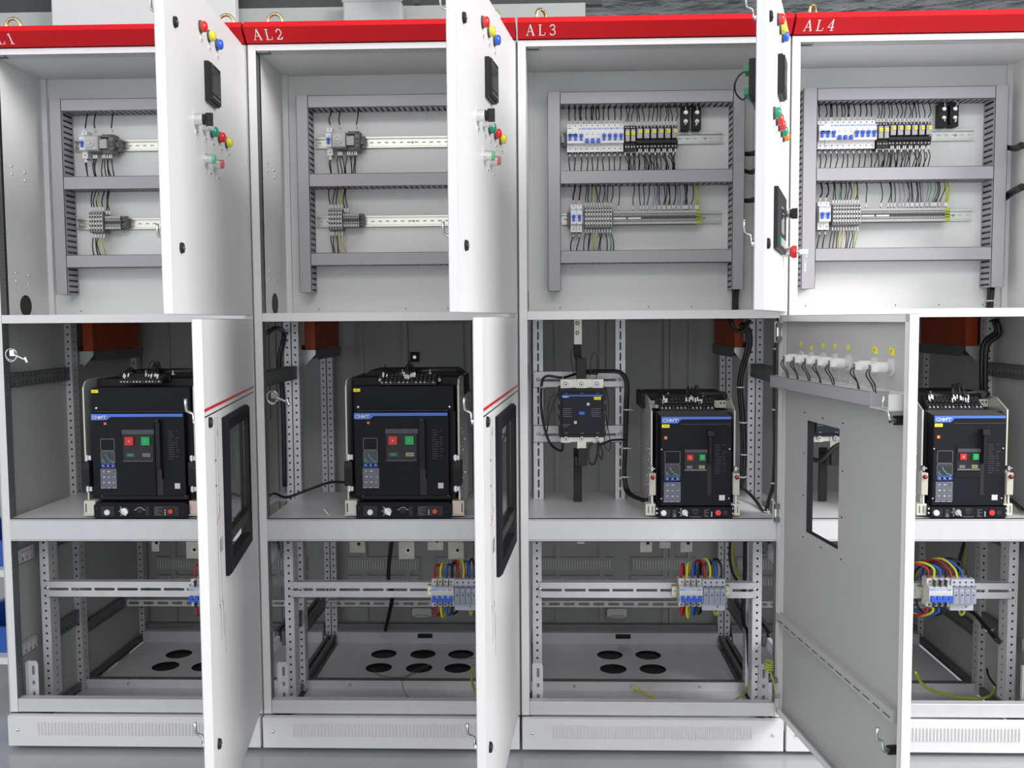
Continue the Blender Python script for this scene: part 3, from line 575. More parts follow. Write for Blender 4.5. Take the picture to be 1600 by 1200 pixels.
for c in range(4):
    b = (c - 1) * .8; a0, a1, a2, a3 = [b + v for v in DX[c]]
    duct(a0, a1, 1.405, 2.031, True, 'grey slotted cable duct standing along the left of cabinet %s upper bay' % BAY[c])
    if c > 1: duct(a2, a3, 1.405, 2.031, True, 'grey slotted cable duct standing along the right of cabinet %s upper bay' % BAY[c])
    xe = a2 if c > 1 else b + .755
    for z0, z1, w_ in ((1.992, 2.030, 'top'), (1.743, 1.784, 'middle'), (1.492, 1.532, 'bottom')):
        duct(a1 + .001, xe - .001, z0, z1, False, 'grey slotted cable duct lying across the %s of cabinet %s upper bay' % (w_, BAY[c]))
    for z, w_ in ((1.894, 'upper'), (1.639, 'lower')):
        r = root('din_rail', (b + .4, YB, z), 'slotted zinc mounting rail behind the %s device row of cabinet %s' % (w_, BAY[c]), 'mounting rail', 'mounting rails')
        k = 'railm' if c < 2 else 'zinc'; x0, x1 = (a1 - b - .4 + .005), (.655 if c > 1 else .745) - .4
        mb = MB(); mb.strip((x0, -.002, -.0125), (1, 0, 0), (0, 0, 1), x1 - x0, .025, .0245, .006, .0025, k, 'slot')
        for s in (1, -1): mb.box(x0, x1, -.0095, -.0085, s * .0125, s * .0175, k); mb.box(x0, x1, -.0095, -.001, s * .0122, s * .0132, k)
        for x in (-.16, .05, .2): screw(mb, x, -.002, 0, .004, k='gold')
        mb.build('rail', r)

def make_mcb(k_low=False, poles=1, loc=(0, 0, 0)):
    r = root('miniature_circuit_breaker', loc, '', 'circuit breaker'); W = .018 * poles - .0004
    mb = MB(); T = lambda a, b, x: (x, a, b)   # profile in (y,z)
    prof = [(.283, -.044), (.245, -.044), (.245, -.021), (.227, -.019), (.227, .030), (.245, .032), (.245, .044), (.283, .044)]
    mb.prism(prof, 0, W, 'white', T)
    for p in range(poles):
        x = .009 + .018 * p
        for z in (.039, -.034): mb.cyl((x, .2448, z), (x, .2455, z), .0022, 'bgrey', 8)
        mb.cyl((x, .2265, .0145), (x, .228, .0145), .0012, 'black', 6); mb.box(x - .0065, x + .0065, .246, .28, -.0442, -.044, 'black')  # black strip on the underside paints the shadow below the body
        if p: mb.box(.018 * p - .0004, .018 * p, .2268, .23, -.044, .044, 'bgrey')
    mb.build('body', r)
    mb = MB()
    for p in range(poles):
        x = .018 * p
        if poles > 1 and p == 0: mb.box(.002, .014, .2266, .2272, .0265, .029, 'bline')
        elif poles == 1: mb.box(.001, .0166, .2266, .2272, .0235, .0285, 'pblue'); mb.box(.003, .012, .2262, .2268, .025, .027, 'white')
        mb.box(x + .006, x + .012, .2266, .2272, .007, .009, 'bline')
    mb.build('print', r)
    mb = MB()
    for p in range(poles):
        x = .009 + .018 * p; z = -.003 if not k_low else -.010
        if not k_low: mb.box(x - .0055, x + .0055, .2195, .227, z + .004, z + .012, 'tog'); mb.box(x - .0042, x + .0042, .2225, .227, z - .008, z + .004, 'tog')
        else: mb.box(x - .0045, x + .0045, .2195, .227, z - .009, z + .005, 'tog'); mb.box(x - .0058, x + .0058, .2215, .227, z - .009, z - .001, 'tog')
    if poles > 1: mb.box(.004, W - .004, .2195, .2265, .004, .009, 'tog')
    mb.build('toggle', r, bevel=.0006)
    return r
protos = {}
def mcb(x, z, low, poles, label, group):
    key = (low, poles)
    if key not in protos: protos[key] = make_mcb(low, poles)
    r = protos[key]
    if 'used' in r: r = dup(protos[key], (x, 0, z))
    r['used'] = 1; r.location = (x, 0, z); r['label'] = label; r['group'] = group
    return r
def make_relay(slim):
    r = root('relay', (0, 0, 0), '', 'relay'); W = .0172 if slim else .0215
    mb = MB(); T = lambda a, b, x: (x, a, b)
    if slim: prof = [(.283, -.046), (.236, -.046), (.236, -.018), (.250, -.014), (.250, .022), (.240, .026), (.240, .036), (.283, .036)]
    else: prof = [(.283, -.036), (.236, -.036), (.236, -.026), (.229, -.022), (.229, -.012), (.250, -.008), (.250, .022), (.240, .024), (.240, .034), (.283, .034)]
    mb.prism(prof, 0, W, 'black', T)
    for x in (W * .27, W * .73):
        mb.cyl((x, .2395, .031), (x, .2405, .031), .0022, 'offw', 8); mb.cyl((x, .2355, -.031), (x, .2365, -.031), .002, 'steel', 8)
    mb.build('socket', r)
    mb = MB(); mb.box(.002, W - .002, .222, .25, -.016 if slim else -.008, .022, 'relay')
    if not slim: mb.box(.002, .004, .2215, .25, -.008, .023, 'purple'); mb.box(.0035, W - .0025, .2214, .25, .0205, .0235, 'purple')
    mb.build('relay_case', r, bevel=.0008)
    mb = MB(); a = (.003, W - .003, .004, .014) if slim else (.009, W - .0025, .008, .019)
    mb.box(a[0], a[1], .2195, .2215, a[2], a[3], 'yel'); mb.box(a[0] + .003, a[1] - .003, .219, .2195, (a[2] + a[3]) / 2 - .001, (a[2] + a[3]) / 2 + .001, 'bline'); mb.build('tag', r)
    return r
def make_terminal(kind):
    r = root({'e': 'earth_terminal', 't': 'terminal_block', 'f': 'fuse_terminal'}[kind], (0, 0, 0), '', 'terminal')
    mb = MB()
    if kind == 'f':
        W = .0084; mb.box(0, W, .236, .284, -.034, .034, 'term'); mb.box(.0006, W - .0006, .232, .236, -.030, .032, 'terml')
        for z in (.027, .016, .002, -.012, -.026): mb.box(.0012, W - .0026, .2312, .2325, z - .0030, z + .003, 'wireb')
        for z in (.022, .010, -.006, -.019): mb.box(.003, W - .003, .2308, .232, z - .0018, z + .0018, 'white')
    else:
        W = .0050; k = 'term' if kind == 't' else 'tgy'; mb.box(0, W, .25, .284, -.022, .022, k); mb.box(.0004, W - .0002, .246, .25, -.021, .021, k)
        l = 'terml' if kind == 't' else 'tgy'
        mb.box(.0002, W - .0002, .2452, .246, .0135, .021, l); mb.box(.0002, W - .0002, .2452, .246, -.021, -.0135, l)
        for z in (.0085, -.0085): mb.cyl((W / 2, .2452, z), (W / 2, .246, z), .0018, 'offw' if kind == 't' else 'wireb', 6)
        mb.box(.001, W - .001, .2455, .246, -.003, .003, 'wireb')
    mb.build('body', r); return r
def spread(proto, locs, labels, group):
    for i, (l, lab) in enumerate(zip(locs, labels)):
        r = proto if 'used' not in proto else dup(proto, l)
        proto['used'] = 1; r.location = l; r['label'] = lab; r['group'] = group
relS, relW, terT, terE, terF = make_relay(True), make_relay(False), make_terminal('t'), make_terminal('e'), make_terminal('f')

def wire(pts, k, r, label, group, s0=False, s1=True, sl=.013, wide=1.3):
    r *= 1.22
    mb = MB(); mb.tube(pts, r, k, 5, 4); o = tag(mb.build('wire'), label, 'wire', group)
    for on, a, b in ((s0, Vector(pts[0]), Vector(pts[1])), (s1, Vector(pts[-1]), Vector(pts[-2]))):
        if on:
            d = (b - a).normalized(); mb = MB(); mb.cyl(a + d * .003, a + d * (.003 + sl), r * wide, 'sleeve', 8); mb.build('wire_sleeve', o)
    return o
J = lambda a: random.uniform(-a, a)
def drop(x0, z0, x1, z1, k, r, label, group, y=.252, y1=.256, bow=.004, s0=False, s1=True, sl=.013):
    b = J(bow); n = (z1 - z0)
    wire([(x0, y + .006, z0), (x0 + b * .4, y - .004, z0 + n * .25), ((x0 + x1) / 2 + b, y - .008, z0 + n * .55), (x1, y - .002, z1 - n * .18), (x1, y1, z1)], k, r, label, group, s0, s1, sl)

for c in (2, 3):
    b = (c - 1) * .8; N = 'cabinet ' + BAY[c]; x0 = .953 if c == 2 else 1.747; zc = 1.891
    g = 'breakers on the upper rail of ' + N
    mcb(x0, zc, False, 2, 'double-width white breaker with joined blue toggles, upper rail of ' + N, g)
    for i in range(2, 10):
        low = i in (3, 4, 5)
        mcb(x0 + .018 * i, zc, low, 1, 'breaker with %s blue toggle, %s from left, upper rail of %s' % ('lowered' if low else 'raised', ORD[i - 1], N), g)
    xs = [x0 + .183, x0 + .2008]; spread(relS, [(x, 0, zc) for x in xs], ['slim grey relay with yellow tag, %s the breaker row in %s' % (q, N) for q in ('first right of', 'second right of')], 'relays of ' + N)
    spread(relW, [(x0 + .2185 + .0222 * i, 0, zc + .001) for i in range(6)], ['wide grey relay with yellow tag, %s of six from the left in %s' % (ORD[i], N) for i in range(6)], 'relays of ' + N)
    xr = x0 + .2185 + .0222 * 6; S_ = .0018 * .9
    mb = MB(); mb.box(x0 - .012, x0 - .001, .262, .288, zc - .022, zc + .02, 'term'); mb.box(x0 - .018, x0 - .008, .256, .262, zc - .012, zc + .010, 'terml'); tag(mb.build('end_clamp', bevel=.001), 'dark grey end clamp left of the upper breaker row in ' + N, 'clamp', 'rail end clamps')
    gl = 'black wires from the top duct down to the breakers of ' + N
    for i in range(10):
        x = x0 + .009 + .018 * i
        for q in ((0,) if i not in (2, 4, 5) else (-.0025, .0025)): drop(x + q * 1.2 + J(.002), 1.993, x + q, 1.935, 'wireb', .0017, 'black wire dropping from the top duct into the breaker row of ' + N, gl, y=.256, y1=.262)
        drop(x + J(.003), 1.783, x, 1.847, 'wireb', .0015, 'black wire rising from the middle duct to the breaker row of ' + N, 'black wires below the breakers of ' + N, y=.256, y1=.262, sl=.014)
    for i, xx in enumerate([.188, .197, .207, .222, .232, .246, .258, .272, .285, .297, .310, .322, .335, .345]):
        drop(x0 + xx + J(.007), 1.993, x0 + xx, 1.926, 'wireb', .0014, 'black wire dropping from the top duct onto the relays of ' + N, 'black wires above the relays of ' + N, y=.250, y1=.248, bow=.006)
    for i in range(26):
        xx = x0 + .185 + i * .0064
        drop(xx + .008 + J(.010) if c == 2 else xx + J(.008), 1.783, xx, 1.847 + (.010 if i % 3 else 0), 'wireb', .0014, 'black wire rising from the middle duct to the relays of ' + N, 'black wires below the relays of ' + N, y=.244, y1=.24, bow=.006)
    # wire wound resistors
    for j in range(2):
        x = b + .519 + .036 * j if c == 2 else b + .533 + .0345 * j
        r = root('black_terminal_holder', (x, .29, 1.952), 'black two-bolt holder right of the relays in %s, the %s of the pair' % (N, 'left' if j == 0 else 'right'), 'terminal', 'bolted holders')
        mb = MB(); mb.box(0, .027, -.028, .002, -.036, .036, 'black'); mb.build('body', r, bevel=.001)
        for z in (.018, -.010): mb = MB(); mb.cyl((.0135, -.030, z), (.0135, -.034, z), .0065, 'steel', 12); mb.cyl((.0135, -.034, z), (.0135, -.038, z), .004, 'chrome', 6); mb.build('bolt', r)
        drop(x + .013, 1.993, x + .0135, 1.974, 'sleeve', .0012, 'short pale wire above a bolted holder in ' + N, 'short wires above the bolted holders of ' + N, s1=False)
    x = b + .519 + .0135 if c == 2 else b + .5465
    wire([(x, .252, 1.940), (x - .004, .245, 1.926), (x + .010, .245, 1.913), (x + .026, .245, 1.914), (x + .036, .25, 1.938)], 'wireb', .0016, 'black wire looping between the two bolted holders of ' + N, None, True, True, .01)
    # lower rail
    zl = 1.637; xm = (.964 if c == 2 else 1.751)
    for i in range(2): mcb(xm + .0185 * i, zl, False, 1, '%s white breaker of the blue-toggled pair on the lower rail of %s' % (('left', 'right')[i], N), 'lower rail breakers of ' + N)
    mb = MB(); mb.box(xm - .010, xm - .001, .262, .288, zl - .022, zl + .022, 'term'); tag(mb.build('end_clamp', bevel=.001), 'dark grey end clamp left of the lower breakers in ' + N, 'clamp', 'rail end clamps')
    for i in range(2):
        x = xm + .009 + .0185 * i
        drop(x + .006 + J(.002), 1.742, x, zl + .046, 'wireb', .0022, 'black wire dropping from the middle duct to a lower breaker of ' + N, 'black wires above the lower breakers of ' + N, y=.256, y1=.262)
        drop(x - .006 + J(.002), 1.532, x, zl - .046, 'wireb', .0016, 'black wire rising from the bottom duct to a lower breaker of ' + N, 'black wires below the lower breakers of ' + N, y=.256, y1=.262)
    xf = xm + .0445; nf = 10
    spread(terF, [(xf + .0088 * i, 0, zl + .002) for i in range(nf)], ['tall grey fuse terminal in the block of ten on the lower rail of ' + N] * nf, 'fuse terminals of ' + N)
    cols = ['wireb', 'wireb', 'wg', 'wo' if c == 2 else 'wireb', 'wireb', 'wireb', 'wireb', 'wpur' if c == 2 else 'wyg', 'wireb', 'wireb']
    names = {'wireb': 'black', 'wg': 'green', 'wo': 'amber', 'wpur': 'violet grey', 'wyg': 'yellow-green', 'wblu': 'blue', 'wy': 'yellow'}
    for i in range(10):
        x = xf + .0042 + .0088 * i; k = cols[i]
        drop(x + J(.006) + .003, 1.742, x, zl + .034, k, .0015, '%s wire dropping from the middle duct to the fuse terminals of %s' % (names[k], N), names[k] + ' wires above the fuse terminals of ' + N, y=.25, y1=.25)
        k = (['wireb', 'wireb', 'wireb', 'wyg', 'wo', 'wireb', 'wireb', 'wireb', 'wg', 'wireb'] if c == 2 else ['wireb', 'wireb', 'wireb', 'wyg', 'wo', 'wireb', 'wireb', 'wireb', 'wg', 'wyg'])[i]
        drop(x + J(.005) + (.006 if i > 6 and c == 2 else -.004), 1.532, x, zl - .031, k, .0014, '%s wire rising from the bottom duct to the fuse terminals of %s' % (names[k], N), names[k] + ' wires below the fuse terminals of ' + N, y=.25, y1=.25)
    xt = xf + .0088 * nf + .004; nt = 51
    spread(terT, [(xt + .0052 * i, 0, zl + .001) for i in range(nt)], ['narrow grey terminal in the long strip on the lower rail of ' + N] * nt, 'terminal strip of ' + N)
    mb = MB(); mb.box(xt - .003, xt - .0002, .244, .284, zl - .024, zl + .026, 'term'); tag(mb.build('end_plate'), 'dark end plate at the left of the long terminal strip of ' + N, 'end plate', 'terminal end plates')
    for j, i in enumerate((0, 9, 33, 44)):
        if j < 2: mb = MB(); mb.box(xt + .0052 * i + .001, xt + .0052 * (i + 8), .2435, .2452, zl - .004, zl + .001, 'white'); tag(mb.build('marker_strip'), '%s white marker strip on the terminals of %s' % (('left', 'right')[j], N), 'marker strip', 'white marker strips of ' + N)
    xe = xt + .0052 * nt; spread(terE, [(xe + .0052 * i, 0, zl + .001) for i in range(3)], ['yellow-green earth terminal at the right end of the strip in ' + N] * 3, 'earth terminals of ' + N)
    tw = [(3, 'wireb'), (12, 'wireb')] + [(q, 'wireb') for q in (18, 20, 22)] + [(25, 'wpur'), (27, 'wpur'), (29, 'wblu' if c == 2 else 'wpur'), (30, 'wireb')] + [(q, 'wireb') for q in (32, 33, 35, 36, 38)] + [(q, 'wpur') for q in (39, 41)] + [(42, 'wg'), (44, 'wg')] + [(q, 'wireb') for q in (45, 46, 47, 49)]
    for i, k in tw:
        x = xt + .0026 + .0052 * i - (.008 if i > 13 else 0); wob = J(.006) + (.006 if i < 13 else (.012 if c == 3 and i > 40 else .002))
        drop(x + wob, 1.742, x, zl + .024, k, .0014 if k == 'wireb' else .0010, '%s wire dropping from the middle duct to the terminal strip of %s' % (names[k], N), names[k] + ' wires above the terminal strip of ' + N, y=.256, y1=.256)
    for i in range(3): x = xe + .0026 + .004 * i; drop(x - .002 + J(.002), 1.742, x - .003, zl + .024, 'wyg', .0016, 'yellow-green wire dropping to the earth terminals of ' + N, 'yellow-green wires of ' + N, y=.252, y1=.256)

for c in (0, 1):
    b = (c - 1) * .8; N = 'cabinet ' + BAY[c]; x0 = b + (.180 if c else .178); zc = 1.890
    mcb(x0, zc, False, 1, 'single white breaker with blue toggle, left end of the upper rail, ' + N, 'single breakers left of the dial timers')
    r = root('dial_timer', (x0 + .022, .288, zc), 'grey time relay with a round dial on the upper rail of ' + N, 'timer', 'dial timers')
    mb = MB(); mb.box(0, .042, -.072, 0, -.022, .024, 'offw'); mb.box(.004, .044, -.05, -.006, -.026, .028, 'term'); mb.build('body', r, bevel=.0015)
    mb = MB(); mb.box(.002, .040, -.0745, -.072, -.021, .023, 'terml'); mb.build('face', r, bevel=.001)
    mb = MB(); mb.cyl((.019, -.0745, .001), (.019, -.080, .001), .0155, 'offw', 24, .0145); mb.cyl((.019, -.080, .001), (.019, -.081, .001), .012, 'terml', 20); mb.cyl((.019, -.081, .001), (.019, -.086, .001), .0055, 'offw', 14); mb.box(.0182, .0198, -.087, -.080, .001, .0065, 'bline'); mb.build('dial', r)
    xr = x0 + .067; r = root('relay', (xr, 0, zc), 'grey relay in a dark round-cornered socket right of the dial timer in ' + N, 'relay', 'relays beside the dial timers')
    mb = MB(); T = lambda a, bb, x: (x, a, bb); mb.prism([(.284, -.03), (.24, -.03), (.232, -.018), (.25, -.012), (.25, .018), (.234, .022), (.24, .032), (.284, .032)], .002, .040, 'term', T)
    for z in (.026, -.022, .006, -.006): mb.cyl((.036, .238, z), (.036, .232, z), .0035, 'bgrey', 8); mb.cyl((.028, .240, z), (.028, .236, z), .002, 'black', 8)
    mb.box(.024, .040, .236, .25, -.02, .022, 'term'); mb.build('socket', r, bevel=.001)
    mb = MB(); mb.box(0, .024, .222, .25, -.016, .014, 'relay'); mb.box(0, .014, .2212, .2222, .0115, .0145, 'purple'); mb.build('relay_case', r, bevel=.001)
    mb = MB(); mb.box(xr + .041, xr + .052, .262, .288, zc - .02, zc + .02, 'term'); mb.box(xr + .041, xr + .050, .25, .262, zc - .008, zc + .008, 'term'); tag(mb.build('end_clamp', bevel=.001), 'dark end clamp right of the relay in ' + N, 'clamp', 'rail end clamps')
    for dx in (.009, .040, .095): drop(x0 + dx + .004 + J(.003), 1.993, x0 + dx, 1.935, 'wireb', .0018, 'black wire dropping from the top duct to the upper devices of ' + N, 'black wires above the devices of ' + N, y=.256, y1=.262, sl=.010)
    for dx in (.007, .011, .036, .041, .046, .066, .072, .080, .088, .094): drop(x0 + dx + J(.008), 1.783, x0 + dx, 1.848 if dx < .02 else 1.862, 'wireb', .0015, 'black wire rising from the middle duct to the upper devices of ' + N, 'black wires below the devices of ' + N, y=.25, y1=.25)
    zl = 1.640; xf = b + (.198 if c == 0 else .182)
    spread(terF, [(xf + .0090 * i, 0, zl) for i in range(5)], ['tall grey fuse terminal in the block of five on the lower rail of ' + N] * 5, 'fuse terminals of ' + N)
    xt = xf + .046; spread(terT, [(xt + .0058 * i, 0, zl - .001) for i in range(9)], ['dark narrow terminal in the short strip on the lower rail of ' + N] * 9, 'terminal strip of ' + N)
    mb = MB(); x = xt + .0525; mb.box(x, x + .010, .262, .288, zl - .022, zl + .022, 'term'); mb.box(x + .001, x + .009, .250, .262, zl + .004, zl + .018, 'term'); mb.box(x + .001, x + .009, .250, .262, zl - .018, zl - .004, 'term')
    for z in (.011, -.011): mb.cyl((x + .005, .25, zl + z), (x + .005, .248, zl + z), .003, 'black', 8)
    tag(mb.build('end_clamp', bevel=.001), 'dark end clamp right of the short terminal strip in ' + N, 'clamp', 'rail end clamps')
    for i, k in enumerate(['wireb', 'wireb', 'wireb', 'wo' if c == 0 else 'wyg', 'wyg' if c else 'wireb', 'wireb', 'wireb']):
        x = xf + .0045 + .009 * i + (.002 if i > 4 else 0); drop(x + J(.007), 1.742, x, zl + (.034 if i < 5 else .022), k, .0016, '%s wire dropping from the middle duct to the lower terminals of %s' % ({'wireb': 'black', 'wo': 'amber', 'wyg': 'yellow-green'}[k], N), k[1:] + ' wires above the lower terminals of ' + N, y=.25, y1=.25)
    for i, k in enumerate(['wireb', 'wireb', 'wireb', 'wyg' if c == 0 else 'wo', 'wyg' if c == 0 else 'wo']):
        x = xf + .0045 + .009 * i; drop(x + J(.007) + (.006 if c else -.002), 1.532, x, zl - .034, k, .0016, '%s wire rising from the bottom duct to the lower terminals of %s' % ({'wireb': 'black', 'wo': 'amber', 'wyg': 'yellow-green'}[k], N), k[1:] + ' wires below the lower terminals of ' + N, y=.25, y1=.25)
for o in list(bpy.data.objects):
    if 'used' in o: del o['used']

# ================================================================= AIR CIRCUIT BREAKERS
def acb_common(r, f, G):
    pass
def acb(x, z, big, label, group, n):
    r = root('air_circuit_breaker', (x, .0, z), label, 'circuit breaker', group)
    if big: s, zb = .00042, 1160; X = lambda a: a * s; Z = lambda a: (zb - a) * s
    else: s, zb = .000372, 1145; X = lambda a: (a - 50) * s; Z = lambda a: (zb - a) * s
    def bx(mb, a0, b0, a1, b1, y0, y1, k): mb.box(X(a0), X(a1), y0, y1, Z(b1), Z(b0), k)
    YFc = .012                                        # front cover plane
    if big:
        mb = MB(); mb.box(X(25), X(815), .10, .40, Z(1040), Z(150), 'bbody'); mb.prism([(X(10), Z(180)), (X(60), Z(150)), (X(120), Z(105)), (X(760), Z(105)), (X(845), Z(160)), (X(845), Z(300)), (X(10), Z(300))], .20, .36, 'bbody'); mb.build('rear_case', r, bevel=.002)
        for i, (a0, a1) in enumerate(((4, 14), (820, 832))):
            mb = MB(); T = lambda a, b, xx: (xx, a, b); mb.prism([(.02, Z(750)), (.02, Z(200)), (.035, Z(160)), (.075, Z(145)), (.34, Z(145)), (.34, Z(1130)), (.03, Z(1130)), (.03, Z(960))], X(a0), X(a1), 'zinc', T)
            mb.box(X(a0) - .0002, X(a1) + .0002, .019, .0205, Z(745), Z(205), 'cream')
            xs = X(a1) if i else X(a0); d = 1 if i else -1
            for (y, q) in ((.07, 300), (.07, 520), (.12, 560), (.07, 650), (.12, 700), (.07, 860), (.12, 910), (.07, 980), (.2, 640), (.2, 900)): screw(mb, xs, y, Z(q), .006, (d, 0, 0), 'chrome')
            mb.build('side_plate', r)
        for (a, q) in ((8, 700), (8, 930), (785, 705), (785, 932)):
            mb = MB(); bx(mb, a, q, a + 48, q + 38, .015, .03, 'steel'); bx(mb, a + 10, q - 6, a + 24, q + 44, .012, .02, 'chrome'); mb.build('clip', r, bevel=.001)
        for a in (-4, 785): mb = MB(); bx(mb, a, 748, a + 60, 922, .0, .05, 'bbody'); [bx(mb, a + 2, 752 + i * 12, a + 58, 757 + i * 12, -.001, .001, 'bgrey') for i in range(4)]; mb.build('side_lug', r, bevel=.001)
        mb = MB(); bx(mb, 60, 205, 790, 385, .030, .12, 'bface'); bx(mb, 60, 385, 800, 1040, .04, .12, 'bbody'); bx(mb, 80, 381, 750, 388, .020, .031, 'bgrey')
        for a in (92, 760): screw(mb, X(a), .030, Z(357), .005, k='chrome')
        mb.build('arc_chute_cover', r, bevel=.0015)
        mb = MB(); bx(mb, 60, 221, 110, 244, .028, .030, 'yel'); bx(mb, 72, 231, 96, 234, .0275, .028, 'bline'); mb.build('yellow_tag', r)
        face = (68, 393, 755, 998); band = [(70, 395), (748, 395), (748, 417), (213, 417), (185, 440), (70, 440)]; logo = (80, 432, 184, 407)
    else:
        mb = MB(); bx(mb, 140, 300, 760, 1060, .05, .33, 'bbody'); bx(mb, 60, 165, 770, 300, .20, .36, 'bbody'); bx(mb, 150, 1020, 765, 1060, .03, .06, 'bbody'); mb.build('rear_case', r, bevel=.002)
        mb = MB(); bx(mb, 108, 222, 765, 285, .15, .154, 'cream'); bx(mb, 128, 300, 160, 1040, .15, .2, 'bgrey')
        for a in (130, 720, 748): mb.cyl((X(a), .1495, Z(245)), (X(a), .1505, Z(245)), .003, 'black', 8)
        mb.build('cross_plate', r)
        for i, (a0, a1) in enumerate(((96, 107), (768, 779))):
            mb = MB(); T = lambda a, b, xx: (xx, a, b); mb.prism([(.03, Z(1130)), (.03, Z(280)), (.10, Z(195)), (.34, Z(160)), (.34, Z(1130))], X(a0), X(a1), 'zinc', T)
            mb.box(X(a0) - .0002, X(a1) + .0002, .0292, .0305, Z(1030), Z(280), 'cream'); xs = X(a1) if i else X(a0); d = 1 if i else -1
            for (y, q) in ((.07, 600), (.07, 640), (.10, 700), (.07, 760), (.14, 850), (.10, 910), (.18, 950), (.07, 990), (.14, 620)): screw(mb, xs, y, Z(q), .006, (d, 0, 0), 'chrome')
            mb.build('side_plate', r)
            mb = MB(); c0 = 77 if i == 0 else 752; bx(mb, c0, 782, c0 + 52, 960, .005, .035, 'beige'); bx(mb, c0 + 8, 740, c0 + 50, 752, .01, .03, 'steel'); bx(mb, c0 + 17, 728, c0 + 34, 766, .012, .03, 'chrome')
            kb = mb.build('racking_block', r, bevel=.001); mb = MB(); mb.cyl((X(c0 + 25 + 3 * i), .005, Z(812)), (X(c0 + 25 + 3 * i), -.002, Z(812)), .0062, 'black', 14); mb.dome((X(c0 + 25 + 3 * i), -.002, Z(806)), (0, -1, 0), .0048, .004, 'lr', 12); mb.build('red_indicator', kb)
            mb = MB(); bx(mb, c0 + 22, 960, c0 + 32, 1036, .012, .02, 'white'); mb.build('rod', r)
        face = (172, 320, 740, 1050); band = [(175, 322), (737, 322), (737, 343), (335, 343), (305, 375), (175, 375)]; logo = (188, 365, 308, 337)
        mb = MB(); mb.add([(X(172), YFc, Z(320)), (X(740), YFc, Z(320)), (X(700), .06, Z(292)), (X(150), .06, Z(292))], [(0, 1, 2, 3)], 'bgrey'); mb.add([(X(172), YFc, Z(320)), (X(150), .06, Z(292)), (X(150), .06, Z(1050)), (X(172), YFc, Z(1050))], [(0, 1, 2, 3)], 'bbody')
        mb.box(X(150), X(740), .06, .064, Z(320), Z(290), 'bgrey'); mb.build('top_bevel', r)
    # front cover
    mb = MB(); bx(mb, *face, YFc, YFc + .05, 'bface')
    if big: bx(mb, 110, 998, 765, 1032, .02, .05, 'bbody')
    for q in ([(122, 1003), (744, 1003)] if big else [(178, 588), (725, 586), (175, 992), (722, 990)]): screw(mb, X(q[0]), YFc if not big else .02, Z(q[1]), .0022, k='white' if not big else 'steel')
    fc = mb.build('front_cover', r, bevel=.0012)
    mb = MB(); mb.prism([(X(a), Z(q)) for a, q in band], YFc - .0012, YFc, 'blue'); bb = mb.build('brand_band', r)
    mb = MB(); bold_logo(mb, X(logo[0]), Z(logo[1]), X(logo[2]), Z(logo[3]), YFc - .0022); mb.build('brand_lettering', bb)
    if big: O = dict(orange=(163, 457, 183, 475), scr=(132, 577, 237, 665), cur=(132, 668, 237, 757), keys=(133, 762, 236, 789), pad=(125, 797, 246, 936), frame=(281, 468, 596, 800), bar=(297, 510, 535, 545), well=(300, 545, 523, 735), red=(320, 563, 383, 625), grn=(441, 563, 503, 625), w1=(322, 684, 382, 711), w2=(443, 684, 502, 711), slot=(537, 428, 590, 994), txt=(636, 520, 720, 742), st=(674, 906, 713, 946))
    else: O = dict(orange=(197, 480, 222, 505), scr=(203, 603, 328, 706), cur=(203, 710, 328, 809), keys=(204, 812, 326, 842), pad=(195, 855, 332, 1012), frame=(350, 543, 565, 815), bar=(362, 587, 545, 615), well=(362, 615, 540, 750), red=(380, 627, 429, 676), grn=(480, 627, 527, 676), w1=(380, 720, 424, 745), w2=(478, 718, 524, 745), slot=(546, 428, 577, 965), txt=(607, 552, 705, 800), st=(643, 962, 689, 1005))
    yl = YFc - .0008
    mb = MB(); bx(mb, *O['orange'], yl - .001, YFc, 'orange'); a0, b0, a1, b1 = O['orange']; bx(mb, a0 + 7, b0 + 7, a1 - 7, b1 - 7, yl - .0014, YFc, 'ly'); mb.build('orange_mark', r)
    if not big: mb = MB(); bx(mb, 178, 384, 240, 411, yl - .001, YFc, 'yel'); bx(mb, 194, 395, 226, 399, yl - .0014, YFc, 'bline'); mb.build('yellow_tag', r); mb = MB(); bx(mb, 330, 381, 737, 385, yl, YFc, 'bgrey'); mb.build('cover_line', r)
    def outline(mb, q, t, k, y):
        a0, b0, a1, b1 = q; bx(mb, a0, b0, a1, b0 + t, y, YFc, k); bx(mb, a0, b1 - t, a1, b1, y, YFc, k); bx(mb, a0, b0, a0 + t, b1, y, YFc, k); bx(mb, a1 - t, b0, a1, b1, y, YFc, k)
    mb = MB(); outline(mb, O['scr'], 4, 'bline', yl); outline(mb, O['cur'], 4, 'bline', yl); bx(mb, O['cur'][0] + 4, O['cur'][1] + 4, O['cur'][2] - 4, O['cur'][3] - 4, yl + .0004, YFc, 'lcd'); outline(mb, O['keys'], 3, 'btn', yl)
    tu = mb.build('trip_unit', r)
    mb = MB(); a0, b0, a1, b1 = O['cur']; P = lambda u, v: (X(a0 + u * (a1 - a0)), Z(b0 + v * (b1 - b0)))
    stroke(mb, [P(.34, .28), P(.42, .5), P(.58, .72), P(.6, .8), P(.78, .82), P(.8, .9), P(.92, .92)], .0016, yl - .0006, 'cyan', lambda a, b, y: (a, y, b), .0006)
    stroke(mb, [P(.14, .62), P(.14, .84), P(.27, .84)], .0016, yl - .0006, 'cyan', lambda a, b, y: (a, y, b), .0006)
    for i in range(4): stroke(mb, [P(.15 + i * .2, .18), P(.24 + i * .2, .18)], .001, yl - .0006, 'bline', lambda a, b, y: (a, y, b), .0006)
    mb.build('trip_curve', tu)
    a0, b0, a1, b1 = O['keys']
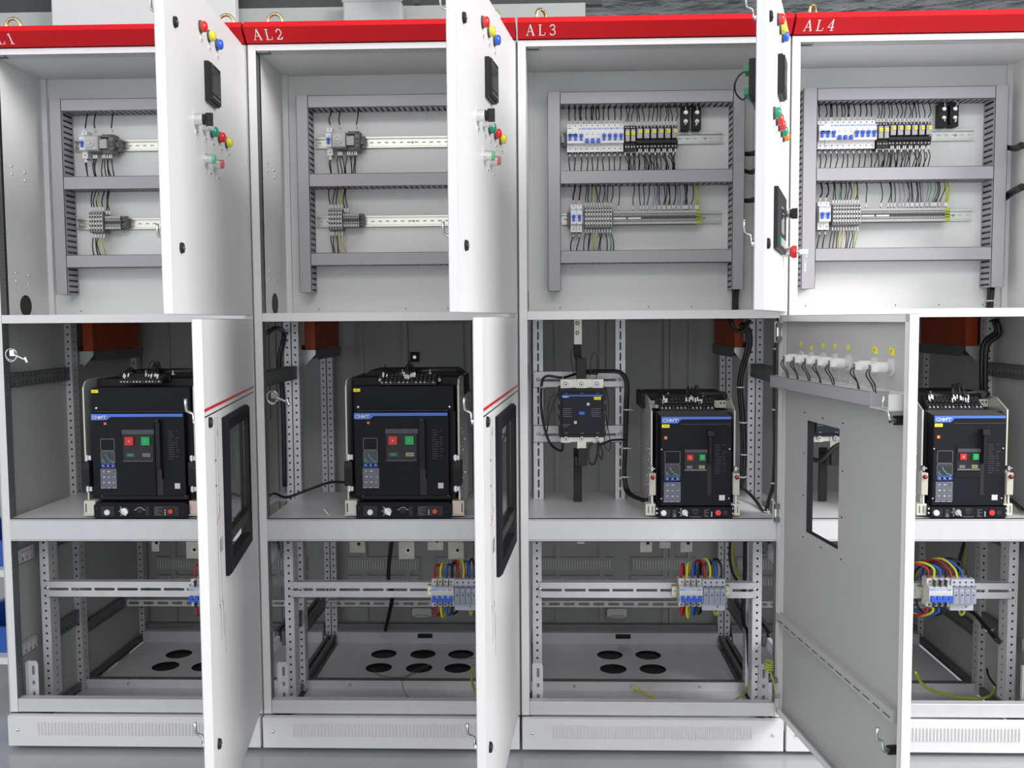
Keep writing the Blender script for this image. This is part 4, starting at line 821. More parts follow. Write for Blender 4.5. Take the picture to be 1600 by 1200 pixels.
    for i in range(3):
        mb = MB(); c0 = a0 + (a1 - a0) * (.07 + i * .34); bx(mb, c0, b0 + 5, c0 + (a1 - a0) * .19, b1 - 5, yl - .0012, YFc, 'btn'); bx(mb, c0 + 5, b0 + 10, c0 + (a1 - a0) * .19 - 5, b1 - 10, yl - .0016, YFc, 'pblue'); mb.build('menu_key', tu)
    mb = MB(); bx(mb, *O['pad'], yl - .001, YFc, 'key'); pd = mb.build('keypad', r, bevel=.0006); a0, b0, a1, b1 = O['pad']
    mb = MB()
    for i in range(3):
        for j in range(3):
            if (i, j) == (2, 0): continue
            u = a0 + (a1 - a0) * (.17 + .3 * i); v = b0 + (b1 - b0) * (.13 + .29 * j); bx(mb, u, v, u + (16 if (i + j) % 2 else 10) * (1 if big else 1.1), v + 7, yl - .0016, YFc, 'offw')
        bx(mb, a0 + (a1 - a0) * (.0 + .34 * i), b1 + 2, a0 + (a1 - a0) * (.28 + .34 * i), b1 + 6, yl, YFc, 'offw')
    for t in (.31, .64): bx(mb, a0 + (a1 - a0) * t, b0 + 6, a0 + (a1 - a0) * t + 2, b1 - 6, yl - .0014, YFc, 'bline')
    for t in ((.82, .12), (.82, .40)): mb.cyl((X(a0 + (a1 - a0) * t[0]), yl - .002, Z(b0 + (b1 - b0) * t[1] + 6)), (X(a0 + (a1 - a0) * t[0]), YFc, Z(b0 + (b1 - b0) * t[1] + 6)), .0016, 'black', 8)
    mb.build('key_marks', pd)
    mb = MB(); outline(mb, O['frame'], 4, 'bwell', yl - .001); q = O['frame']; bx(mb, q[0] + 4, q[1] + 4, q[2] - 4, q[3] - 4, yl - .0004, YFc, 'bface')
    bx(mb, *O['bar'], yl - .004, YFc, 'bgrey'); q = O['well']; bx(mb, *q, yl - .0008, YFc, 'bwell'); bx(mb, q[0], q[3], q[2], q[3] + 12, yl - .004, YFc, 'bgrey' if big else 'bline'); cp = mb.build('control_panel', r, bevel=.0005)
    for key, k, nm_ in (('red', 'redp', 'red_button'), ('grn', 'grnp', 'green_button')):
        q = O[key]; mb = MB(); bx(mb, *q, yl - .007, YFc, k); u, v = (q[0] + q[2]) / 2, (q[1] + q[3]) / 2
        if key == 'red':
            for t in range(8): stroke(mb, [(X(u) + .0026 * math.cos(t * PI / 4), Z(v) + .0026 * math.sin(t * PI / 4)), (X(u) + .0026 * math.cos((t + 1) * PI / 4), Z(v) + .0026 * math.sin((t + 1) * PI / 4))], .0009, yl - .0078, 'white', lambda a, b, y: (a, y, b), .0008)
        else: bx(mb, u - 1.3, v - 9, u + 1.3, v + 9, yl - .0078, YFc, 'white')
        mb.build(nm_, cp, bevel=.001)
    mb = MB(); bx(mb, *O['w1'], yl - .0016, YFc, 'dgrn' if big else 'bline'); q = O['w1']; bx(mb, q[0] + 16, q[1] + 8, q[2] - 16, q[3] - 8, yl - .002, YFc, 'bline'); mb.build('spring_window', cp)
    mb = MB(); bx(mb, *O['w2'], yl - .0016, YFc, 'ywin' if n != 0 else 'bline'); q = O['w2']; bx(mb, q[0] + 8, q[1] + 9, q[2] - 8, q[3] - 9, yl - .002, YFc, 'bline'); mb.build('state_window', cp)
    q = O['slot']; mb = MB(); bx(mb, *q, yl - .0008, YFc, 'bwell')
    if big: bx(mb, q[0], q[1], q[0] + 3, q[3], yl - .006, YFc, 'bface'); bx(mb, q[2] - 3, q[1] + 20, q[2], q[3] - 120, yl - .008, YFc, 'bface'); mb.build('handle_recess', r); mb = MB(); bx(mb, 549, 432, 584, 455, -.006, YFc, 'black'); bx(mb, 553, 455, 586, 800, -.002, YFc, 'bbody'); mb.build('charging_handle', r, bevel=.001)
    else: mb.build('handle_recess', r); mb = MB(); bx(mb, 538, 428, 592, 474, -.010, YFc, 'black'); bx(mb, 550, 474, 575, 705, -.006, YFc, 'bbody'); mb.build('charging_handle', r, bevel=.001)
    mb = MB(); a0, b0, a1, b1 = O['txt']; rnd = random.Random(3)
    for i in range(13):
        v = b0 + (b1 - b0) * i / 13
        for u0, u1 in ((0, rnd.uniform(.3, .6)), (.65, rnd.uniform(.7, 1.0))):
            if not (i in (1, 2) and u0): bx(mb, a0 + (a1 - a0) * u0, v, a0 + (a1 - a0) * u1, v + 4, yl + .0004, YFc, 'bgrey')
    mb.build('rating_print', r)
    mb = MB(); bx(mb, *O['st'], yl - .0002, YFc, 'offw'); mb.build('sticker', r)
    # base with controls
    if big:
        mb = MB(); mb.prism([(X(a), Z(q)) for a, q in ((98, 1045), (755, 1045), (775, 1065), (775, 1150), (768, 1158), (80, 1158), (78, 1064))], -.0, .06, 'bface'); bx(mb, 130, 1068, 235, 1146, -.002, .0, 'bwell'); bx(mb, 525, 1068, 712, 1142, -.0015, .0, 'bwell'); bx(mb, 462, 1070, 492, 1142, -.0015, .0, 'bwell')
        for a, q in ((100, 1086), (742, 1115)): mb.cyl((X(a), -.001, Z(q)), (X(a), .002, Z(q)), .004, 'black', 10)
        bs = mb.build('base_unit', r, bevel=.001); C = dict(wb=(182, 1114, .0088), kn=(312, 1107, .013), ho=(420, 1103, .008), rd=(652, 1107, .0072)); tx = (530, 1078, 590)
        for a0, a1 in ((-8, 78), (775, 862)): mb = MB(); bx(mb, a0, 1036, a1, 1136, .012, .05, 'cream' if a0 < 0 else 'copper'); bx(mb, a0 + 12 if a0 < 0 else a1 - 20, 1055, a0 + 20 if a0 < 0 else a1 - 12, 1122, .011, .013, 'black'); bx(mb, a0 - 4, 1136, a1 + 4, 1144, .005, .06, 'cream'); mb.build('cradle_foot', r, bevel=.0008)
    else:
        mb = MB(); bx(mb, 150, 1057, 745, 1143, -.0, .06, 'bface'); bx(mb, 160, 1072, 245, 1136, -.002, 0, 'bwell'); bx(mb, 255, 1072, 303, 1136, -.0015, 0, 'bwell')
        for a, q in ((138, 1070), (138, 1105), (748, 1068), (748, 1108)): bx(mb, a - 10, q - 22, a + 10, q + 22, .004, .02, 'bbody'); mb.cyl((X(a), .003, Z(q)), (X(a), .005, Z(q)), .003, 'offw', 8)
        mb.cyl((X(686), -.002, Z(1098)), (X(686), .002, Z(1098)), .008, 'bwell', 14)
        bs = mb.build('base_unit', r, bevel=.001); C = dict(wb=(190, 1100, .0088), kn=(360, 1097, .011), ho=(447, 1095, .009), rd=(628, 1098, .0082)); tx = (516, 1075, 560)
        for a0, a1 in ((50, 130), (740, 812)): mb = MB(); bx(mb, a0, 1036, a1, 1130, .012, .05, 'cream'); bx(mb, a0 + 18, 1050, a0 + 26, 1110, .011, .013, 'bgrey'); bx(mb, a0 + 50, 1050, a0 + 56, 1110, .011, .013, 'bgrey'); mb.build('cradle_foot', r, bevel=.0008)
        mb = MB(); mb.cyl((X(278), -.0015, Z(1082)), (X(278), -.003, Z(1082)), .003, 'bgrey', 10); mb.add([(X(264), -.002, Z(1134)), (X(292), -.002, Z(1134)), (X(278), -.002, Z(1096)), (X(278), -.004, Z(1134))], [(0, 1, 2), (0, 3, 2), (3, 1, 2)], 'bline'); mb.build('lock_slot', bs)
    a, q, rr = C['wb']; mb = MB(); mb.cyl((X(a), -.002, Z(q)), (X(a), -.008, Z(q)), rr, 'white', 20, rr * .92); mb.build('white_button', bs)
    a, q, rr = C['kn']; mb = MB(); mb.cyl((X(a), 0, Z(q)), (X(a), -.007, Z(q)), rr, 'steel', 22, rr * .85); d = Vector((.6, 0, -.8)) * rr; e = Vector((.8, 0, .6)) * rr * .22; p = Vector((X(a), -.007, Z(q)))
    mb.add([p - d - e, p + d - e, p + d + e, p - d + e] + [v + Vector((0, -.007, 0)) for v in (p - d - e, p + d - e, p + d + e, p - d + e)], [(4, 5, 6, 7), (0, 1, 5, 4), (1, 2, 6, 5), (2, 3, 7, 6), (3, 0, 4, 7)], 'chrome')
    for t in (2.4, 3.14, 3.9): mb.box(X(a) + rr * 1.45 * math.cos(t) - .002, X(a) + rr * 1.45 * math.cos(t) + .002, -.0008, 0, Z(q) + rr * 1.45 * math.sin(t) - .0007, Z(q) + rr * 1.45 * math.sin(t) + .0007, 'offw')
    stroke(mb, [(X(a) + rr * 1.2 * math.cos(t), Z(q) + rr * 1.2 * math.sin(t)) for t in (2.3, 2.7, 3.14, 3.6, 4.0)], .0008, -.0008, 'offw', lambda a, b, y: (a, y, b), .0008); mb.build('selector_knob', bs)
    a, q, rr = C['ho']; mb = MB(); mb.cyl((X(a), -.0008, Z(q)), (X(a), .0, Z(q)), rr, 'bwell', 18)
    if big: stroke(mb, [(X(a) + rr * 1.5 * math.cos(t), Z(q) + rr * 1.3 * math.sin(t)) for t in (.3, .8, 1.2, 1.57, 1.95, 2.35, 2.85)], .0013, -.0014, 'offw', lambda a, b, y: (a, y, b), .0008); [mb.box(X(a + g_) - .003, X(a + g_) + .003, -.0014, 0, Z(q - 6) - .0007, Z(q - 6) + .0007, 'offw') for g_ in (-34, 34)]
    else: stroke(mb, [(X(a) + rr * 1.25 * math.cos(t), Z(q) + rr * 1.1 * math.sin(t)) for t in (.5, 1.0, 1.57, 2.1, 2.6)], .0008, -.0014, 'bline', lambda a, b, y: (a, y, b), .0008); mb.box(X(a - 45), X(a + 45), -.0008, 0, Z(1136), Z(1132), 'bline')
    mb.build('crank_port', bs)
    a, q, rr = C['rd']; mb = MB(); mb.cyl((X(a), 0, Z(q)), (X(a), -.003, Z(q)), rr * 1.3, 'bwell', 18); mb.cyl((X(a), -.003, Z(q)), (X(a), -.007, Z(q)), rr, 'lr', 18); mb.build('red_lamp', bs)
    mb = MB(); a0, b0, a1 = tx
    for i in range(6): bx(mb, a0, b0 + i * 11, a0 + (a1 - a0) * (.95, .5, .9, .4, .6, .85)[i], b0 + 3 + i * 11, -.0018, 0, 'bline')
    for i in range(3): mb.cyl((X(a1 + 18), -.002, Z(b0 + 22 + i * 15)), (X(a1 + 18), 0, Z(b0 + 22 + i * 15)), .002, 'offw' if i < 2 or big is False else 'ly', 8)
    mb.build('base_print', bs)
    # secondary terminal block on top
    if big: t0, t1, zt, zb_, y0, nn_ = (225, 680, 130, 198, .04, 13) if n == 1 else (232, 592, 128, 178, .04, 13)
    else: t0, t1, zt, zb_, y0, nn_ = 160, 650, 188, 296, .07, 14
    T = lambda a, b, xx: (xx, a, b); Zt, Zb = Z(zt), Z(zb_); mb = MB()
    mb.prism([(y0, Zb), (y0, Zb + .010), (y0 + .018, Zb + (Zt - Zb) * .45), (y0 + .022, Zb + (Zt - Zb) * .5), (y0 + .040, Zt - .004), (y0 + .050, Zt), (y0 + .075, Zt), (y0 + .075, Zb)], X(t0 + 24), X(t1 - 16), 'black', T)
    mb.box(X(t0), X(t1), y0 + .05, y0 + .07, Zb + .004, Zt - .003, 'black')
    for rrow in range(3):
        for i in range(nn_):
            u = t0 + 40 + (t1 - t0 - 80) * i / (nn_ - 1); yy = y0 + .002 + .016 * rrow; zz = Zb + (Zt - Zb) * (.28 + .24 * rrow)
            if rrow == 0: mb.dome((X(u), yy - .002, zz), (0, -1, .3), .0026, .0012, 'offw' if i % 4 != 3 else 'bgrey', 8, 2)
            mb.box(X(u) - .0036, X(u) + .0036, yy - .001 + .004, yy + .006, zz + .003, zz + .009, 'bwell'); mb.box(X(u) - .0042, X(u) - .0036, yy, yy + .01, zz - .002, zz + .009, 'bgrey')
    for a in (t0 + 10, t1 - 10) if n in (1, 2) else (): mb.cyl((X(a), y0 + .048, Zb + .012), (X(a), y0 + .05, Zb + .012), .006, 'offw', 12)
    mb.build('secondary_terminals', r, bevel=.0008)
    # wiring harness, a thing of its own
    h = root('wiring_harness', (x, 0, z), 'black control wires with white sleeves looping over the breaker of cabinet ' + BAY[n], 'wiring harness', 'control wiring on top of the air circuit breakers')
    grp = {0: [(262, 268, 280, 294, 300), (430, 448, 466, 480, 492, 504, 516, 524)], 1: [(262, 268, 290), (418, 430, 442, 454, 466, 480, 492, 500)], 2: [(214, 220, 230, 244), (404, 414, 430, 446, 462, 478, 496, 508, 520, 534)], 3: [(214, 222, 236, 250), (404, 416, 430, 446, 462, 478, 496, 510, 524, 540)]}[n]
    rnd = random.Random(n)
    for gi, us in enumerate(grp):
        cu = sum(us) / len(us)
        for u in us:
            v = zt + rnd.uniform(.15, .5) * (zb_ - zt); yy = y0 + .018 + rnd.uniform(-.004, .008)
            pk = zt - rnd.uniform(50, 95) * (1.1 if gi else .8); tu_ = cu + (u - cu) * .5 + (-25 if gi == 0 and n > 1 else 0)
            pts = [(X(u), yy, Z(v)), (X(u) + .001, yy + .006, Z(v - 35)), (X((u + tu_) / 2), yy + .02, Z(pk + 15)), (X(tu_), yy + .04, Z(pk)), (X(tu_ + 8), .12, Z(zt - 20)), (X(tu_ + 60), .13, Z(zt - 22))]
            mb = MB(); mb.tube(pts, .0013, 'wireb', 5, 4); mb.build('wire', h)
            mb = MB(); p0, p1 = Vector(pts[0]), Vector(pts[1]); d = (p1 - p0).normalized(); mb.cyl(p0 + d * .001, p0 + d * .015, .0022, 'white', 8); mb.build('wire_sleeve', h)
    xe = 800 if big else 735; mb = MB()
    for j in range(4): mb.tube([(X(grp[0][0]), .12, Z(zt - 15 - j * 4)), (X(380), .13 + .004 * j, Z(zt + 4 - j * 5)), (X(560), .13, Z(zt - 18 - j * 4)), (X(xe), .13 + .004 * j, Z(zt - 22 - j * 5)), (X(xe + 35), .16, Z(zt + 10)), (X(xe + 60), .30, Z(zt + 160))], .0024, 'wireb', 6, 4)
    mb.build('cable_bundle', h)
    for u in ((395, 600) if big else (270, 560)):
        mb = MB(); yy = y0 + .085 - .02; mb.cyl((X(u), yy, Z(zt - 6)), (X(u), yy, Z(zt - 14)), .007, 'tie', 10, .0015); mb.box(X(u) - .001, X(u) + .001, yy - .003, yy + .003, Z(zt - 10), Z(zt - 38), 'tie'); mb.build('cable_tie', h)
ZS = .7125
XB = at(540, 811, 0).x
acb(XB, ZS, True, 'wide black air circuit breaker on the shelf of cabinet AL2, whole front in view', 'air circuit breakers', 1)
acb(XB - .8115, ZS, True, 'wide black air circuit breaker in cabinet AL1, its right edge behind the open door', 'air circuit breakers', 0)
XC = at(1009.6, 809, 0).x
acb(XC, ZS, False, 'narrow black air circuit breaker on the shelf of cabinet AL3 beside the contactor', 'air circuit breakers', 2)
acb(at(1434.5, 808, 0).x, ZS, False, 'narrow black air circuit breaker on the shelf of cabinet AL4 at the right edge', 'air circuit breakers', 3)

# ================================================================= CONTACTOR BAY OF AL3
def slot_post(x0, x1, y, z0, z1, label):
    mb = MB(); mb.strip((x0, y, z0), (0, 0, 1), (1, 0, 0), z1 - z0, x1 - x0, .036, .0135, .0028, 'galv', 'slot')
    mb.box(x0, x0 + .0015, y, y + .03, z0, z1, 'galv'); mb.box(x1 - .0015, x1, y, y + .03, z0, z1, 'galv'); mb.box(x0, x1, y + .028, y + .03, z0, z1, 'darkst')
    tag(mb.build('slotted_post'), label, 'post', 'slotted posts behind the contactors')
def contactor_bay(BN):
    slot_post(.8385, .8745, .31, .7125, 1.312, 'left slotted steel post standing on the shelf of cabinet ' + BN + ' behind the contactor')
    slot_post(1.111, 1.147, .31, .7125, 1.312, 'right slotted steel post standing on the shelf of cabinet ' + BN + ' behind the contactor')
    for (za, zb, w_) in ((1.088, 1.142, 'upper'), (.905, .962, 'lower')):
        mb = MB(); y = .302; W = 1.141 - .842
        mb.cell((.842, y, za), (1, 0, 0), (0, 0, 1), .15, zb - za, .055, .0045, 'galv', 'slot', cv=(zb - za) / 2 - .003); mb.cell((.992, y, za), (1, 0, 0), (0, 0, 1), W - .15, zb - za, .055, .0045, 'galv', 'slot', cv=(zb - za) / 2 - .003)
        mb.box(.842, 1.141, y, y + .008, zb - .0015, zb, 'galv'); mb.box(.842, 1.141, y, y + .008, za, za + .0015, 'galv')
        for x in (.856, 1.128): screw(mb, x, y, (za + zb) / 2, .006, k='steel')
        tag(mb.build('mounting_bar'), '%s slotted bar bolted across the posts behind the contactor of cabinet ' % w_ + BN, 'bar', 'bars behind the contactor')
    yc = .16; c0 = at(878, 613, yc); c1 = at(941.5, 678, yc); xa, xb, zt, zb = c0.x, c1.x, c0.z, c1.z; W = xb - xa; H = zt - zb
    r = root('contactor', (xa, .30, zb), 'dark blue-black contactor bolted to the bars on the left of cabinet ' + BN, 'contactor')
    mb = MB(); mb.box(0, W, yc - .30, -.03, 0, H, 'ctr'); mb.box(-.009, W + .009, -.13, -.0, -.012, H + .012, 'black')
    for q in (.2, .45, .7): mb.box(-.0095, -.008, -.13, -.05, H * q, H * q + .014, 'offw'); mb.box(W + .008, W + .0095, -.13, -.05, H * q, H * q + .014, 'offw')
    mb.box(W * .22, W * .36, -.12, -.09, H, H + .014, 'black'); mb.box(W * .64, W * .78, -.12, -.09, H, H + .014, 'black')
    bd = mb.build('body', r, bevel=.002); y = yc - .30
    mb = MB(); mb.box(0, W, y - .001, y, H * .905, H * .935, 'blue'); mb.box(0, W * .18, y - .0012, y, H * .865, H * .935, 'blue'); f3 = lambda a, b, yy: (a, yy, b); bold_logo(mb, W * .02, H * .875, W * .15, H * .912, y - .002); mb.build('brand_band', r)
    mb = MB(); mb.box(W * .79, W * .96, y - .001, y, H * .82, H * .89, 'yel'); mb.box(W * .83, W * .91, y - .0014, y, H * .85, H * .862, 'bline'); mb.build('yellow_tag', r)
    mb = MB(); mb.box(W * .42, W * .56, y - .003, y, H * .46, H * .54, 'tog'); mb.box(W * .45, W * .53, y - .0035, y, H * .485, H * .515, 'blue'); mb.build('position_indicator', r)
    mb = MB()
    for u, v in ((.645, .715), (.33, .28)): mb.cyl((W * u, y, H * v), (W * u, y - .003, H * v), .0048, 'white', 14); mb.cyl((W * u, y - .003, H * v), (W * u, y - .0035, H * v), .002, 'bline', 8)
    for u0, u1, v0 in ((.02, .25, .60), (.02, .2, .22), (.72, .96, .60)):
        for i in range(5 if v0 > .5 else 2): mb.box(W * u0, W * (u1 - .04 * (i % 2)), y - .0006, y, H * (v0 - .045 * i), H * (v0 - .045 * i) + .0016, 'bline')
    for u in (.1, .5, .88): mb.box(W * (u - .04), W * (u + .04), y - .0006, y, H * .965, H * .98, 'bline'); mb.box(W * (u - .04), W * (u + .04), y - .0006, y, H * .012, H * .03, 'bline')
    mb.build('print', r)
    for (z0, z1, d) in ((H + .008, H + .040, 1), (-.030, -.002, -1)):
        for u in (.1, .49, .87):
            mb = MB(); x = W * u; ya = y + .018
            mb.box(x - .014, x + .014, ya, ya + .006, z0, z1, 'busb'); zz = (z0 + z1) / 2
            mb.cyl((x, ya, zz), (x, ya - .003, zz), .0115, 'steel', 16); mb.cyl((x, ya - .003, zz), (x, ya - .0035, zz), .0085, 'bline', 16); mb.cyl((x, ya - .0035, zz), (x, ya - .010, zz), .007, 'steel', 6); mb.cyl((x, ya - .010, zz), (x, ya - .012, zz), .003, 'bgrey', 8)
            if u == .49: mb.box(x - .014, x + .014, ya - .002, ya, z0 - (.02 if d < 0 else 0), z1 + (.02 if d > 0 else 0), 'busb')
            mb.build('terminal_lug', r)
        mb = MB(); mb.box(-.004, W + .004, y + .020, y + .028, z0 + .002, z1, 'busb'); mb.build('link_bar', r)
    # busbars feeding the contactor
    r = root('busbar', (.985, .27, 1.13), 'flat tinned bar with black sleeve dropping onto the contactor of cabinet ' + BN, 'busbar')
    a = at(897, 502, .27); b_ = at(909, 538, .27); mb = MB(Matrix.Translation((-.985, -.27, -1.13)))
    mb.box(a.x, b_.x, .262, .268, b_.z, 1.32, 'busb'); 
    for q in (505, 520): p = at(902, q, .262); mb.cyl((p.x, .262, p.z), (p.x, .257, p.z), .006, 'black', 12); mb.cyl((p.x, .257, p.z), (p.x, .254, p.z), .003, 'steel', 6)
    mb.build('bare_bar', r)
    p0, p1, p2, p3 = at(896, 538, .27), at(908, 556, .262), at(900, 555, .20), at(916, 592, .18)
    mb = MB(Matrix.Translation((-.985, -.27, -1.13))); mb.box(p0.x, p1.x, .258, .270, p1.z - .004, p0.z, 'sleevb'); mb.prism([(p0.x, p1.z), (p1.x, p1.z), (p3.x, p1.z - .012), (p2.x, p1.z - .012)], .18, .268, 'sleevb')
    mb.box(p2.x, p3.x, .172, .184, p3.z, p1.z - .004, 'sleevb'); mb.build('sleeve', r, bevel=.002)
    r = root('busbar', (.99, .27, .80), 'black sleeved bar running from under the contactor down to the shelf of cabinet ' + BN, 'busbar')
    mb = MB(Matrix.Translation((-.99, -.27, -.80))); q0, q1 = at(903, 700, .18), at(917, 728, .18); mb.box(q0.x, q1.x, .172, .184, q1.z, q0.z, 'sleevb'); q2 = at(896, 700, .27); q3 = at(909, 760, .27)
    mb.box(q2.x, q3.x, .262, .272, .7125, q2.z, 'sleevb'); mb.box(q2.x, q1.x, .182, .27, q1.z, q1.z + .03, 'sleevb'); mb.build('sleeve', r, bevel=.002)

_before = set(bpy.data.objects); contactor_bay('AL4'); _new = [o for o in bpy.data.objects if o not in _before]
for o in _new:
    if o.parent is None: o.location.x += .8
contactor_bay('AL3')
# cables round the contactor
def cable(pix, Y, rad, k, label, group=None, n=1, cat='cable', nm='cable', ties=(), sub=5, dy=0.0):
    P = [at(p[0], p[1], p[2] if len(p) > 2 else Y) for p in pix]
    if n == 1: mb = MB(); mb.tube(P, rad, k, 8, sub)
    else:
        mb = MB()
        for j in range(n):
            o = Vector((math.cos(j * 2.4), .6 * math.sin(j * 2.4), math.sin(j * 2.4) * .5)) * rad * (1.1 if j else 0)
            mb.tube([p + o + Vector((J(rad * .25), J(rad * .25), 0)) for p in P], rad, k, 6, sub)
    o = tag(mb.build(nm), label, cat, group)
    for (i, dx, dz) in ties:
        mb = MB(); p = P[i]; rr = rad * (1 if n == 1 else 2.0); mb.cyl(p + Vector((0, 0, -.002)), p + Vector((0, 0, .002)), rr * 1.12, 'tie', 10); mb.tube([p + Vector((-.3 * dx, -rr, 0)), p + Vector((dx, -rr - .002, dz))], .0012, 'tie', 5, 1); mb.build('cable_tie', o)
    return o
cable([(934, 584, .20), (905, 583, .22), (880, 590, .27), (853, 588, .27), (846, 605, .27), (847, 650, .26), (858, 690, .25), (872, 703, .22), (879, 702, .20), (878, 685, .19)], .2, .0042, 'wireb', 'black cable looping left around the contactor', None, ties=((2, .0, .02), (4, .014, 0)))
cable([(920, 580, .22), (945, 580, .25), (968, 582, .25), (979, 598, .25), (979, 640, .25), (977, 700, .25), (976, 745, .25), (982, 770, .22), (1003, 781, .12), (1010, 781, .10)], .25, .0045, 'wireb', 'thick black cable bundle running down the right post beside the contactor', None, n=5, ties=((4, .02, 0), (6, .016, .0), (5, .018, 0)))
cable([(876, 615, .2), (860, 622, .2), (856, 650, .2), (855, 675, .2), (858, 655, .2), (865, 630, .2), (874, 614, .2)], .2, .0013, 'wireb', 'thin black wire loop left of the contactor', None, cat='wire', nm='wire')
cable([(897, 588, .2), (892, 560, .2), (893, 548, .2), (898, 545, .2), (899, 560, .2), (898, 580, .2)], .2, .0011, 'wireb', 'thin black wire loop standing up above the contactor', None, cat='wire', nm='wire')
cable([(921, 588, .2), (924, 560, .2), (929, 551, .2), (933, 562, .2), (932, 590, .2), (935, 597, .18)], .2, .0011, 'wireb', 'tall thin black wire loop right of the upper busbar', None, cat='wire', nm='wire')
cable([(943, 602, .2), (946, 640, .2), (950, 670, .2), (954, 695, .2), (950, 705, .2), (944, 690, .2), (950, 660, .2), (951, 630, .2), (947, 606, .2)], .2, .0013, 'wireb', 'thin black wire loop hanging right of the contactor', None, cat='wire', nm='wire')
cable([(976, 687, .22), (955, 688, .2), (940, 694, .17), (934, 692, .16)], .2, .0035, 'wireb', 'black cable from the right bundle to the lower lug of the contactor', None)
cable([(934, 692, .15), (934, 705, .15), (929, 724, .15), (921, 722, .16), (920, 700, .17), (926, 692, .17)], .2, .0030, 'wireb', 'black cable loop hanging under the contactor', None)
cable([(935, 690, .145), (941, 705, .15), (940, 718, .15), (936, 710, .15)], .2, .0020, 'wireb', 'short black wire loop with a white lug under the contactor', None, cat='wire', nm='wire')

o = cable([(926, 690, .15), (905, 700, .15), (885, 720, .16), (868, 712, .20), (852, 690, .25), (846, 650, .26)], .2, .0075, 'wireb', 'thick black cable under the contactor of cabinet AL4 seen through the door opening'); o.location.x += .8
# ================================================================= LOWER RAIL DEVICES
def four_pole(x, z, y, label):
    r = root('four_pole_breaker', (x, y + .06, z), label, 'circuit breaker', 'four-pole breakers on the lower beams'); W = .0712; T = lambda a, b, xx: (xx, a, b)
    mb = MB(); mb.prism([(0, -.044), (-.038, -.044), (-.038, -.026), (-.060, -.024), (-.060, .022), (-.038, .026), (-.038, .044), (0, .044)], 0, W, 'offw', T)
    for i in range(4):
        u = .009 + .0178 * i; mb.cyl((u, -.0385, .035), (u, -.038, .035), .0028, 'bgrey', 8); mb.box(u - .003, u + .003, -.0385, -.038, -.041, -.036, 'wireb'); mb.cyl((u, -.0605, .004), (u, -.06, .004), .0012, 'wireb', 6)
        if i: mb.box(u - .009, u - .0086, -.0603, -.038, -.044, .044, 'bgrey')
    mb.build('body', r, bevel=.0006)
    mb = MB(); mb.box(.001, W - .001, -.0605, -.06, .0175, .0195, 'pblue'); mb.box(.002, .016, -.0606, -.06, .0125, .0165, 'pblue')
    for i in range(4): mb.box(.020 + .0178 * i - .018 * (i == 3), .030 + .0178 * i - .018 * (i == 3), -.0604, -.06, .013, .015, 'pblue')
    mb.build('print', r)
    mb = MB(); mb.box(.003, W - .003, -.071, -.06, -.022, -.013, 'tog')
    for i in range(4): u = .009 + .0178 * i; mb.box(u - .0055, u + .0055, -.069, -.06, -.022, -.003, 'tog')
    mb.build('toggle', r, bevel=.0006)
def surge(x, z, y, label):
    r = root('surge_protector', (x, y + .06, z), label, 'surge protector', 'surge protectors on the lower beams'); W = .0712; T = lambda a, b, xx: (xx, a, b)
    mb = MB(); mb.prism([(0, -.055), (-.040, -.055), (-.040, -.030), (-.020, -.030), (-.020, .022), (-.044, .022), (-.044, .045), (0, .045)], 0, W, 'spdl', T)
    for i in range(4): u = .009 + .0178 * i; mb.cyl((u, -.0445, .035), (u, -.044, .035), .0030, 'wireb', 8); mb.box(u - .002, u + .002, -.0446, -.044, .022, .025, 'wireb')
    mb.cyl((W * .68, -.0405, -.043), (W * .68, -.04, -.043), .0024, 'wireb', 8); mb.build('base', r, bevel=.0008)
    for i in range(4):
        u = .0006 + .0178 * i; mb = MB(); mb.box(u, u + .0168, -.060, -.02, -.029, .021, 'spd'); mb.box(u + .004, u + .013, -.0608, -.06, -.026, .004, 'spdl'); mb.box(u + .0045, u + .0125, -.0612, -.06, -.0255, .0035, 'spd'); mb.cyl((u + .0084, -.0616, .0), (u + .0084, -.0608, .0), .0026, 'wireb', 8)
        mb.box(u + .003, u + .013, -.0604, -.06, .012, .014, 'offw'); mb.build('plug_module', r, bevel=.0006)
def rail_clip(x, z, label):
    mb = MB(); mb.box(x - .016, x, .12, .140, z - .0175, z + .0175, 'railm'); mb.box(x - .016, x, .116, .121, z + .012, z + .0175, 'gold'); mb.box(x - .016, x, .116, .121, z - .0175, z - .012, 'gold'); screw(mb, x - .008, .12, z, .003, k='steel'); tag(mb.build('rail_stub'), label, 'mounting rail', 'short rail ends on the lower beams')
def power_wire(P, k, name, N, lab, rad=.0038):
    mb = MB(); mb.tube(P, rad, k, 8, 6); tag(mb.build('wire'), lab, 'wire', 'coloured loop wires of ' + N)
CN = [('wred', 'red'), ('wy', 'yellow'), ('wblu', 'blue'), ('wireb', 'black')]
YD = .07
